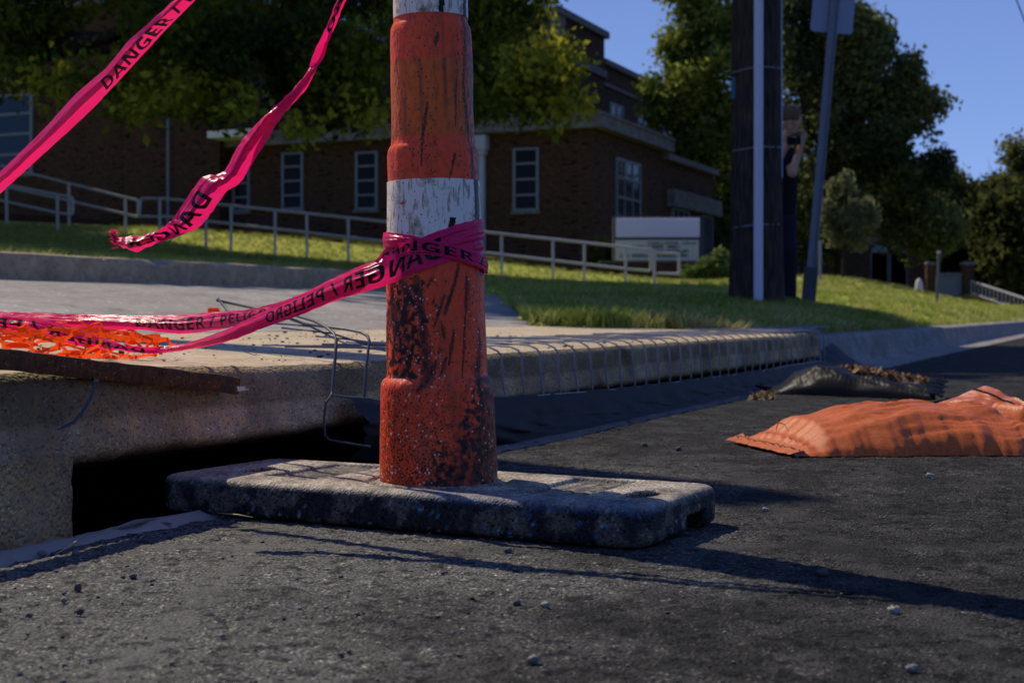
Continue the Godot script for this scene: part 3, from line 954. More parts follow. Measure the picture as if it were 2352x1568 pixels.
func far_place():
	# low brick building behind the big trees on the right
	var b := thing("low_brick_house", "low dark brick house with glazed doors in deep shade behind the small tree", "building", P(1930, 640, 62))
	var o := b.position
	var fx := func(a, h, out): return Vector3(P(a, 600, 62).x, h, -62.0 + out) - o
	var mb := MB.new()
	plate(mb, fx, 1760, 2130, 0.3, 4.4, -8.0, 0.0)
	obj("wall", mb, M.brick, b)
	mb = MB.new()
	plate(mb, fx, 1745, 2145, 4.403, 4.75, -8.4, 0.6)
	obj("roof", mb, mat(lin(0.035, 0.03, 0.03), 0.9), b)
	mb = MB.new(); plate(mb, fx, 1780, 2120, 3.2, 3.6, 0.003, 0.05); obj("lintel_band", mb, mat(lin(0.14, 0.10, 0.075), 0.9), b)
	for q in [[1795, 1835], [2000, 2040], [2044, 2084]]:
		window(b, fx, q[0], q[1], 1.2, 2.9, 2, 3, 2.0)
	# gate piers with a panel wall
	var z := 45.0
	for q in [[2128, 2146, "dark brick gate pier with pale cap left of the garden wall panel"], [2211, 2235, "dark brick gate pier with pale cap between garden wall panel and stair rail"]]:
		var p := thing("gate_pier", q[2], "pier", P((q[0] + q[1]) / 2.0, 668, z), "capped piers of the garden wall")
		var w := (P(q[1], 0, z).x - P(q[0], 0, z).x)
		mb = MB.new(); mb.bevel_box(Vector3(0, 0.20, 0), Vector3(w, 1.2, w), 0.02); obj("shaft", mb, M.brick, p)
		mb = MB.new(); mb.bevel_box(Vector3(0, 0.86, 0), Vector3(w * 1.15, 0.12, w * 1.15), 0.03); obj("cap", mb, M.limestone, p)
	var gw := thing("garden_wall", "grey panel wall with pale coping between the two gate piers", "wall", P(2180, 668, z))
	var gx0 := P(2147, 0, z).x - gw.position.x; var gx1 := P(2210, 0, z).x - gw.position.x
	mb = MB.new(); mb.box(Vector3((gx0 + gx1) / 2, 0.0, -0.05), Vector3(gx1 - gx0, 0.95, 0.16)); obj("panel", mb, mat(lin(0.12, 0.13, 0.15), 0.9), gw)
	mb = MB.new(); mb.bevel_box(Vector3((gx0 + gx1) / 2 + 0.08, 0.525, -0.05), Vector3(gx1 - gx0 - 0.16, 0.10, 0.24), 0.02); obj("coping", mb, M.limestone, gw)
	var st := thing("marker_stone", "small pale rounded stone standing left of the gate piers", "stone", P(2112, 663, z - 0.4))
	mb = MB.new()
	var pr := []
	for k in 9: pr.append([0.125 * sqrt(maxf(0.0, 1.0 - pow(k / 8.0, 3.0))) + 0.001, -0.1 + 0.44 * k / 8.0])
	mb.lathe(pr, 14)
	obj("stone_body", mb, mat(lin(0.48, 0.46, 0.48), 0.8), st)
	# stair railing going down to the right
	var sr := thing("stair_railing", "white balustrade stepping down the bank right of the gate piers", "railing", P(2240, 660, 44))
	var so := sr.position
	var wm := mat(lin(0.20, 0.20, 0.23), 0.6)
	var ra := P(2232, 646, 44); var rb := P(2380, 694, 40)
	mb = MB.new(); mb.pipe([ra - so, rb - so], 0.045, 8); obj("hand_rail", mb, wm, sr)
	mb = MB.new(); mb.pipe([ra - so - Vector3(0, 0.36, 0), rb - so - Vector3(0, 0.42, 0)], 0.04, 8); obj("bottom_rail", mb, wm, sr)
	for k in 17:
		var a := ra.lerp(rb, k / 16.0) - so
		mb = MB.new(); mb.pipe([a, a - Vector3(0, lerpf(0.4, 0.46, k / 16.0), 0)], 0.022, 6); obj("baluster", mb, wm, sr)
	mb = MB.new()
	mb.sheet([[ra - so + Vector3(-0.1, -0.40, 0.5), ra - so + Vector3(-0.1, -0.40, -2)], [rb - so + Vector3(0, -0.46, 0.5), rb - so + Vector3(0, -0.46, -2)]])
	obj("stair_edge", mb, M.limestone, sr)

# ---------------------------------------------------------------- trees
func leaf_cluster(sd: int, count: int, radius: float, size: float, aspect := 0.5) -> ArrayMesh:
	var g := RandomNumberGenerator.new(); g.seed = sd
	var mb := MB.new(); mb.has_c = true
	for k in count:
		var d := Vector3(g.randfn(), g.randfn() * 0.7, g.randfn()).normalized() * radius * pow(g.randf(), 0.6)
		var ax := Vector3(g.randfn(), g.randfn() * 0.6 - 0.4, g.randfn()).normalized()
		var sd2 := ax.cross(Vector3(g.randfn(), g.randfn(), g.randfn())).normalized()
		var nn := ax.cross(sd2)
		var l := size * g.randf_range(0.6, 1.2)
		var a := d - ax * l * 0.5; var b := d + ax * l * 0.5 + nn * l * 0.12
		var m1 := d + sd2 * l * aspect * 0.5 - nn * l * 0.06; var m2 := d - sd2 * l * aspect * 0.5 - nn * l * 0.06
		var c := g.randf_range(0.65, 1.0)
		mb.face(a, m1, b, m2, null, Color(c, c, c))
	return mb.mesh()

func tree(called: String, label: String, category: String, base: Vector3, limbs: Array, blobs: Array, leaf: ArrayMesh, ca: Color, cb: Color, bark, sd: int, group := "", gap := -0.08):
	var t := thing(called, label, category, base, group)
	var first := true
	for lb in limbs:
		var mb := MB.new()
		var path := []
		for p in lb[0]: path.append(p - base)
		# bend the limb a little between its joints
		var fine := []; var rad := []
		var g := RandomNumberGenerator.new(); g.seed = sd + int(path[0].x * 100)
		for k in path.size() - 1:
			for j in 4:
				var u := j / 4.0
				fine.append(path[k].lerp(path[k + 1], u) + (Vector3(g.randf_range(-1, 1), g.randf_range(-1, 1), g.randf_range(-1, 1)) * lb[1][k] * 0.25 if j > 0 else Vector3.ZERO))
				rad.append(lerpf(lb[1][k], lb[1][k + 1], u))
		fine.append(path[-1]); rad.append(lb[1][-1])
		mb.pipe(fine, rad, 10)
		obj("trunk" if first else "limb", mb, bark, t)
		first = false
	var g2 := RandomNumberGenerator.new(); g2.seed = sd
	var nz := noise(0.55, sd, 3)
	var xf := []; var cl := []
	for bl in blobs:
		var c: Vector3 = bl[0]; var r: Vector3 = bl[1]
		var k := 0; var tries := 0
		while k < bl[2] and tries < bl[2] * 6:
			tries += 1
			var d := Vector3(g2.randfn(), g2.randfn(), g2.randfn()).normalized() * pow(g2.randf(), 0.42)
			var p := c + d * r
			if nz.get_noise_3dv(p * (bl[3] if bl.size() > 3 else 1.0)) < gap: continue        # gaps between the boughs
			k += 1
			xf.append(Transform3D(Basis.from_euler(Vector3(g2.randf() * TAU, g2.randf() * TAU, g2.randf() * TAU)).scaled(Vector3.ONE * g2.randf_range(0.75, 1.3)), p - base))
			var q := clampf(0.5 + nz.get_noise_3dv(p * 0.7 + Vector3(50, 0, 0)) * 1.2 + g2.randf_range(-0.35, 0.35), 0, 1)
			cl.append(ca.lerp(cb, q) if bl.size() < 5 else Color(0.24, 0.28, 0.03).lerp(Color(0.52, 0.43, 0.04), q))
	scatter("crown", leaf, M.leaf, xf, cl, t)
	return t

func trees():
	M.leaf = mat(Color.WHITE, 0.5); M.leaf.specular_mode = BaseMaterial3D.SPECULAR_DISABLED; M.leaf.vertex_color_use_as_albedo = true
	M.leaf.backlight_enabled = true; M.leaf.backlight = Color(0.95, 0.95, 0.95)
	var small := leaf_cluster(1, 12, 0.26, 0.115, 0.55)
	var mid := leaf_cluster(2, 16, 0.55, 0.22, 0.6)
	var mid2 := leaf_cluster(7, 15, 0.62, 0.26, 0.6)
	var big := leaf_cluster(3, 16, 0.9, 0.36, 0.6)
	var dk := Color(0.05, 0.08, 0.02); var yl := Color(0.30, 0.32, 0.035)
	# the tree on the left: its trunk stands outside the picture, its boughs hang across the top
	var tb := Vector3(-9.6, 1.6, -20.5)
	var limbs := [
		[[tb, tb + Vector3(0.2, 2.6, 0), tb + Vector3(0.5, 5.5, -0.3), tb + Vector3(0.4, 9.5, -0.5)], [0.42, 0.34, 0.26, 0.1]],
		[[tb + Vector3(0.2, 2.4, 0), P(60, 112, 18.5), P(260, 100, 17.5), P(560, 118, 17), P(860, 130, 17), P(1100, 150, 17)], [0.22, 0.17, 0.14, 0.09, 0.06, 0.02]],
		[[P(200, 96, 17.6), P(300, 60, 17), P(420, -40, 16.5)], [0.08, 0.06, 0.03]],
		[[P(470, 112, 17.1), P(640, 60, 17.5), P(900, -30, 18)], [0.07, 0.05, 0.03]],
		[[P(700, 124, 17), P(980, 90, 18), P(1240, 60, 19)], [0.05, 0.04, 0.015]],
		[[tb + Vector3(0.4, 4.5, -0.2), tb + Vector3(4, 7, 3), tb + Vector3(7, 9, 4)], [0.2, 0.14, 0.05]],
		[[tb + Vector3(0.4, 4.2, -0.2), tb + Vector3(3, 7, -4), tb + Vector3(5, 9, -8)], [0.2, 0.14, 0.05]],
		[[tb + Vector3(0.3, 4.0, 0), tb + Vector3(-3, 6, -2), tb + Vector3(-6, 8, -3)], [0.2, 0.14, 0.05]]]
	var blobs := []
	var band := [[-60, 60, 190, 120, 240], [90, 20, 110, 110, 160], [60, 175, 60, 45, 30], [250, 190, 110, 50, 90], [420, 200, 130, 75, 210], [560, 150, 150, 90, 330], [400, 60, 130, 70, 120],
		[640, 60, 180, 90, 360], [720, 215, 120, 85, 270], [830, 130, 150, 130, 380], [900, 30, 160, 90, 360], [1080, 60, 150, 130, 420], [1130, 190, 130, 75, 260], [1220, 215, 110, 60, 170], [1180, 20, 110, 80, 220], [1280, 150, 60, 60, 60], [330, 245, 60, 30, 24], [620, 270, 90, 25, 40], [820, 250, 60, 35, 40], [300, -60, 260, 70, 260], [800, -60, 320, 70, 420]]
	for q in band:
		var z := 16.5 + fmod(absf(q[0]) * 0.013 + absf(q[1]) * 0.02, 3.2)
		blobs.append([P(q[0], q[1], z), Vector3(q[2] / F * z, q[3] / F * z, 1.3), int(q[4] * 0.9), 1.5])
	for q in [[400, 205, 70, 34, 60], [300, 238, 44, 24, 26], [135, 178, 34, 30, 16], [560, 235, 60, 26, 40], [690, 290, 50, 20, 26], [840, 270, 40, 24, 24], [1290, 215, 50, 34, 44], [1235, 130, 60, 40, 50], [1180, 170, 50, 40, 36], [1320, 130, 24, 26, 12], [60, 195, 26, 18, 10]]:
		var z := 16.2
		blobs.append([P(q[0], q[1], z), Vector3(q[2] / F * z, q[3] / F * z, 0.8), int(q[4] * 0.5), 3.0, 1.0])
	tree("shade_tree", "broad shade tree at the left, its thick low bough crossing the picture's top", "tree", tb, limbs, blobs, small, dk, yl, M.bark, 201, "", 0.10)
	# the high crown above the frame, which shades the front of the lawn
	var shade := get_node("shade_tree") as Node3D
	var xf := []; var cl := []
	var gu := RandomNumberGenerator.new(); gu.seed = 202
	for q in [[-6.5, -20, 4.0, 5.0, 620], [-2.5, -14, 3.4, 4.0, 420], [-0.4, -17, 2.2, 5.0, 380], [-3, -22.5, 4.0, 4.2, 420], [0.9, -11.6, 1.7, 1.7, 150], [-8, -12, 4.0, 4.0, 380], [0.6, -21.5, 2.6, 3.6, 260], [-9.5, -24, 5.0, 3.2, 380], [-5, -9.4, 2.6, 1.8, 160], [0.7, -8.8, 1.2, 1.9, 130], [1.75, -9.2, 1.1, 1.5, 110], [2.5, -10.4, 0.9, 1.0, 60], [0.5, -7.6, 0.8, 0.9, 50], [1.35, -7.9, 0.8, 0.8, 40], [-9, -18, 3.5, 6.0, 380], [-11.5, -29, 3.5, 5, 330], [-10.6, -31, 2.2, 3.5, 200], [-5, -25.5, 4.5, 3, 330], [-8, -26, 3, 3, 200], [-2.0, -26, 3, 2.6, 200], [1.6, -25, 2.6, 2.6, 150]]:
		for k in int(q[4] * 1.05):
			var a := gu.randf() * TAU; var rr := sqrt(gu.randf())
			var hh := 9.4 + gu.randf_range(-0.9, 1.3)
			var p := Vector3(q[0] + cos(a) * rr * q[2], 0.8, q[1] + sin(a) * rr * q[3])
			p += SUN / SUN.y * (hh - 0.8)
			xf.append(Transform3D(Basis.from_euler(Vector3(gu.randf() * TAU, gu.randf() * TAU, gu.randf() * TAU)).scaled(Vector3.ONE * gu.randf_range(0.8, 1.3)), p - tb))
			cl.append(dk.lerp(yl, gu.randf() * 0.6))
	scatter("upper_crown", big, M.leaf, xf, cl, shade)
	# the two big trees right of the building
	var ta := P(1600, 650, 63)
	tree("round_tree", "tall yellow green tree left of the utility pole rising behind the school wing", "tree", ta, [
		[[ta, ta + Vector3(0, 4, 0), ta + Vector3(0.3, 9, 0), ta + Vector3(0.2, 14, 0)], [0.4, 0.32, 0.22, 0.08]],
		[[ta + Vector3(0, 4, 0), ta + Vector3(-0.9, 6.5, 0.3), ta + Vector3(-1.2, 8.6, 0.4)], [0.2, 0.14, 0.05]],
		[[ta + Vector3(0.1, 5, 0), ta + Vector3(1.4, 8, 0.3), ta + Vector3(2.0, 10, 0.4)], [0.2, 0.14, 0.05]]], [
		[P(1590, 270, 63), Vector3(1.9, 2.2, 2.2), 460], [P(1540, 215, 62.5), Vector3(1.1, 1.1, 1.4), 170], [P(1640, 190, 62.5), Vector3(2.4, 1.8, 2.2), 520], [P(1610, 100, 63), Vector3(1.9, 1.4, 1.9), 330], [P(1560, 130, 63), Vector3(0.9, 0.6, 0.9), 80], [P(1690, 60, 63), Vector3(2.2, 2.0, 2.0), 430],
		[P(1505, 200, 63), Vector3(0.6, 0.5, 0.8), 42], [P(1500, 250, 63), Vector3(0.5, 0.6, 0.8), 40], [P(1570, 30, 63), Vector3(0.9, 0.5, 0.9), 70], [P(1640, 340, 64), Vector3(2.2, 1.6, 2.0), 420], [P(1680, 450, 65), Vector3(1.4, 2.4, 1.8), 360], [P(1590, -30, 63), Vector3(1.6, 0.8, 1.4), 150], [P(1665, 560, 65), Vector3(0.9, 1.8, 1.6), 200]],
		mid2, Color(0.10, 0.15, 0.03), Color(0.33, 0.36, 0.06), M.bark, 301, "large trees right of the school", 0.03)
	var tc := P(1950, 650, 50)
	tree("dark_oak", "large dark oak with a broad ragged crown behind the street sign post", "tree", tc, [
		[[tc, tc + Vector3(0, 3, 0), tc + Vector3(0.2, 6.5, 0), tc + Vector3(0, 11, 0)], [0.5, 0.42, 0.3, 0.08]],
		[[tc + Vector3(0, 3, 0), tc + Vector3(1.3, 4.6, 0.2), tc + Vector3(2.0, 6.0, 0.2)], [0.22, 0.15, 0.05]],
		[[tc + Vector3(0, 3.4, 0), tc + Vector3(-1.6, 6, 0.4), tc + Vector3(-2.2, 9, 0.4)], [0.22, 0.15, 0.05]]], [
		[P(1920, 300, 50), Vector3(2.6, 3.0, 2.4), 1250], [P(1880, 110, 50), Vector3(1.9, 1.7, 1.9), 560], [P(2000, 150, 50), Vector3(1.5, 1.3, 1.6), 380], [P(1960, 40, 50), Vector3(1.2, 1.0, 1.3), 220], [P(2065, 215, 50), Vector3(0.9, 0.9, 1.1), 150], [P(2085, 300, 50), Vector3(0.9, 1.1, 1.1), 170], [P(2110, 228, 50), Vector3(0.6, 0.3, 0.5), 44], [P(2150, 238, 50), Vector3(0.32, 0.22, 0.35), 20], [P(2090, 145, 50), Vector3(0.4, 0.4, 0.5), 26], [P(2035, 90, 50), Vector3(0.45, 0.5, 0.6), 40],
		[P(2040, 370, 50), Vector3(1.5, 1.0, 1.4), 300], [P(2120, 385, 50), Vector3(0.8, 0.55, 0.8), 85], [P(2090, 440, 50.5), Vector3(1.3, 0.8, 1.3), 220], [P(2110, 510, 50.5), Vector3(1.5, 1.1, 1.5), 330], [P(1850, 480, 51), Vector3(2.0, 2.0, 1.6), 640], [P(1960, 500, 51), Vector3(2.0, 1.3, 1.6), 500], [P(1830, 10, 50), Vector3(1.2, 1.6, 1.3), 190], [P(1830, 150, 50), Vector3(0.6, 0.7, 0.8), 60]],
		mid, Color(0.045, 0.07, 0.03), Color(0.22, 0.24, 0.07), M.bark, 302, "large trees right of the school", 0.08)
	var ts := P(1938, 648, 29)
	var silver := leaf_cluster(4, 16, 0.16, 0.10, 0.3)
	tree("young_tree", "young grey green tree with a slim trunk standing on the lawn", "tree", ts, [
		[[ts + Vector3(0, -0.2, 0), ts + Vector3(0.03, 0.9, 0), ts + Vector3(0.06, 1.9, 0)], [0.05, 0.04, 0.02]],
		[[ts + Vector3(0.03, 0.9, 0), ts + Vector3(-0.2, 1.4, 0), ts + Vector3(-0.3, 1.9, 0)], [0.03, 0.02, 0.01]],
		[[ts + Vector3(0.03, 0.9, 0), ts + Vector3(0.25, 1.4, 0), ts + Vector3(0.36, 1.8, 0)], [0.03, 0.02, 0.01]]], [
		[P(1950, 510, 29), Vector3(0.27, 0.26, 0.27), 120, 4.0], [P(1905, 500, 29), Vector3(0.15, 0.30, 0.2), 80, 4.0], [P(1898, 470, 29), Vector3(0.07, 0.16, 0.1), 22, 4.0], [P(1918, 448, 29), Vector3(0.07, 0.24, 0.1), 34, 4.0], [P(1942, 432, 29), Vector3(0.06, 0.30, 0.08), 34, 4.0], [P(1962, 462, 29), Vector3(0.07, 0.24, 0.1), 32, 4.0], [P(1985, 480, 29), Vector3(0.14, 0.28, 0.2), 70, 4.0], [P(2003, 505, 29), Vector3(0.10, 0.26, 0.2), 40, 4.0], [P(1925, 545, 29), Vector3(0.2, 0.16, 0.2), 46, 4.0], [P(1965, 548, 29), Vector3(0.22, 0.18, 0.2), 46, 4.0]],
		silver, Color(0.17, 0.19, 0.09), Color(0.33, 0.32, 0.16), M.bark, 303)
	# background trees on the right, each with its own trunk and crown
	var far := [
		[2240, 660, 70, 505, 2.0, 1.5, 2.0, "yellowing roadside tree beyond the garden wall", 0.6],
		[2150, 655, 66, 530, 2.2, 2.3, 2.2, "dark tree just left of the gate piers", 0.05],
		[2345, 660, 62, 545, 1.5, 1.5, 1.7, "grey green bushy tree at the right edge over the stair rail", 0.35],
		[2390, 660, 85, 455, 2.4, 2.4, 2.6, "tall thin topped tree at the right edge of the picture", 0.7],
		[2050, 650, 74, 540, 2.6, 2.2, 2.4, "dark tree behind the young tree", 0.0],
		[1850, 650, 78, 520, 3.4, 3.0, 2.8, "dark tree behind the person with the camera", 0.0],
		[2300, 660, 92, 540, 5.0, 2.6, 3.0, "far dark tree row end behind the stair rail", 0.1],
		[1720, 640, 82, 470, 3.0, 4.4, 3.0, "dark tall tree behind the utility pole", 0.1]]
	for k in far.size():
		var q: Array = far[k]
		var bs := P(q[0], q[1], q[2])
		var cc := P(q[0], q[3], q[2])
		var pale: float = q[8]
		var bl := [[cc, Vector3(q[4], q[5], q[6]), 620]]
		var g := RandomNumberGenerator.new(); g.seed = 400 + k
		for j in 6:
			bl.append([cc + Vector3(g.randf_range(-1, 1) * q[4], g.randf_range(-0.5, 1.0) * q[5], g.randf_range(-0.5, 0.5) * q[6]), Vector3(q[4], q[5], q[6]) * g.randf_range(0.3, 0.5), 150])
		bl.append([bs + Vector3(0, 1.6, 0.5), Vector3(q[4] * 1.2, 1.7, 1.4), 340])
		if k == 3: bl.append([P(2343, 362, 85), Vector3(0.7, 0.9, 0.8), 60])
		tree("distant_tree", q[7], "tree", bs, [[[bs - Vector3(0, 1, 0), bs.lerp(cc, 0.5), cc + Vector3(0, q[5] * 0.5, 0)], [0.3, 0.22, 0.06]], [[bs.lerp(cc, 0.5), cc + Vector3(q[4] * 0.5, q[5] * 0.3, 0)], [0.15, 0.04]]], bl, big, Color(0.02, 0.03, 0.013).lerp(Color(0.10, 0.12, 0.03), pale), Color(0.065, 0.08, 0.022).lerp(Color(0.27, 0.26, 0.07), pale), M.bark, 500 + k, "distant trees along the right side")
	# dark hedge closing the view under the distant trees
	var hb := P(2200, 700, 100)
	var hxf := []; var hcl := []
	var gh := RandomNumberGenerator.new(); gh.seed = 909
	for k in 2600:
		var hp := Vector3(lerpf(14.0, 46.0, gh.randf()), gh.randf_range(-1.0, 5.2), -100.0 + gh.randf_range(-1.5, 1.5))
		hxf.append(Transform3D(Basis.from_euler(Vector3(gh.randf() * TAU, gh.randf() * TAU, gh.randf() * TAU)).scaled(Vector3.ONE * gh.randf_range(0.8, 1.3)), hp - hb))
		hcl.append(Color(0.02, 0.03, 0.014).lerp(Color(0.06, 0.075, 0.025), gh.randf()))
	var hd := thing("tall_hedge", "tall dark hedge in deep shade closing the far end of the street", "hedge", hb)
	scatter("foliage", big, M.leaf, hxf, hcl, hd)
	var hm := MB.new(); hm.box(Vector3(30, 1.5, -101.8) - hb, Vector3(33, 6.0, 0.6)); obj("stems", hm, mat(lin(0.015, 0.018, 0.01), 1.0), hd)
	# a bare twiggy tree against the sky
	var bt := P(2285, 640, 88)
	var tw := [[[bt, P(2287, 520, 88), P(2289, 440, 88), P(2288, 385, 88)], [0.12, 0.07, 0.03, 0.01]]]
	for k in 10:
		var y := 470.0 - k * 8
		tw.append([[P(2288, y, 88), P(2288 + (12 if k % 2 else -12), y - 22, 88), P(2288 + (20 if k % 2 else -18), y - 44, 88)], [0.025, 0.015, 0.006]])
	var dt := thing("bare_tree", "thin bare twiggy tree top showing against the sky at the right", "tree", bt)
	for k in tw.size():
		var mb := MB.new(); var pth := []
		for p in tw[k][0]: pth.append(p - bt)
		mb.pipe(pth, tw[k][1], 5); obj("trunk" if k == 0 else "twig", mb, M.bark, dt)
	# shrub beside the sign
	var sb := P(1640, 645, 33.6)
	tree("leafy_shrub", "sunlit leafy green shrub growing between the letter board sign and the pole", "shrub", sb, [[[sb - Vector3(0, 0.4, 0), sb + Vector3(0, 0.2, 0)], [0.03, 0.01]]], [
		[P(1640, 612, 33.6), Vector3(0.34, 0.2, 0.25), 150, 4.0], [P(1592, 625, 33.6), Vector3(0.28, 0.09, 0.2), 70, 4.0], [P(1655, 592, 33.6), Vector3(0.12, 0.18, 0.12), 40, 4.0], [P(1665, 622, 33.6), Vector3(0.2, 0.2, 0.2), 60, 4.0]],
		leaf_cluster(5, 12, 0.13, 0.11, 0.5), Color(0.12, 0.18, 0.05), Color(0.28, 0.33, 0.10), M.bark, 304)
	var s2 := P(1385, 600, 40)
	tree("clipped_shrub", "dark rounded shrub against the brick wall left of the letter board sign", "shrub", s2, [[[s2 - Vector3(0, 1.2, 0), s2], [0.05, 0.02]]], [[P(1385, 585, 40), Vector3(0.55, 0.5, 0.4), 420, 4.0]], leaf_cluster(6, 12, 0.13, 0.08, 0.5), Color(0.015, 0.025, 0.012), Color(0.04, 0.05, 0.02), M.bark, 305)

# ---------------------------------------------------------------- railings
func railing(label: String, rails: Array, posts: Array, z: float, rad := 0.030):
	var o := P(rails[0][0][0], rails[0][0][1] + 100, z)
	var t := thing("pipe_railing", label, "railing", o, "pale steel pipe railings of the entrance ramp")
	var names := ["top_rail", "middle_rail", "end_rail", "end_rail"]
	for k in rails.size():
		var path := []
		var src: Array = rails[k]
		for j in src.size():
			var a := P(src[j][0], src[j][1], z) - o
			if j > 0 and j < src.size() - 1:     # round the corner
				var pa := P(src[j - 1][0], src[j - 1][1], z) - o; var pb := P(src[j + 1][0], src[j + 1][1], z) - o
				var ra := minf(0.07, a.distance_to(pa) * 0.4); var rb := minf(0.07, a.distance_to(pb) * 0.4)
				var q0 := a + (pa - a).normalized() * ra; var q2 := a + (pb - a).normalized() * rb
				for u in [0.0, 0.25, 0.5, 0.75, 1.0]: path.append(q0.lerp(a, u).lerp(a.lerp(q2, u), u))
			else: path.append(a)
		var mb := MB.new(); mb.pipe(path, rad, 10)
		obj(names[mini(k, 3)], mb, M.rail, t)
	for p in posts:
		var a := P(p[0], p[1], z - 0.0) - o; var b := P(p[0] + 0.5, p[2] + 14, z) - o
		var mb := MB.new(); mb.pipe([a, b], rad * 0.96, 10)
		obj("post", mb, M.rail, t)

func railings():
	railing("long pale pipe railing sloping down across the lawn behind the orange post", [[[318, 497], [322, 455], [385, 456], [1495, 573], [1495, 622], [1437, 617]], [[318, 497], [385, 497], [1437, 617]]],
		[[366, 456, 575], [472, 466, 578], [530, 472, 583], [631, 483, 594], [704, 491, 601], [799, 501, 610], [1152, 538, 644], [1270, 550, 659], [1342, 558, 667], [1437, 568, 671]], 29.0)
	railing("short square end loop of pipe railing in front of the letter board sign", [[[1502, 580], [1560, 582], [1560, 629], [1502, 627]]], [[1503, 573, 671]], 28.9)
	railing("upper pipe railing on the ramp at the left ending in a rounded loop", [[[-120, 345], [40, 391], [282, 452], [317, 460], [317, 498], [282, 490]], [[-120, 400], [164, 462], [282, 490]]], [[157, 421, 521], [287, 454, 545]], 31.0)
	railing("lower pipe railing at the far left edge ending in a rounded loop", [[[-120, 395], [0, 421], [133, 447], [166, 453], [166, 493], [128, 488]], [[-120, 432], [0, 460], [128, 488]]], [[14, 424, 500], [131, 447, 516]], 29.5)

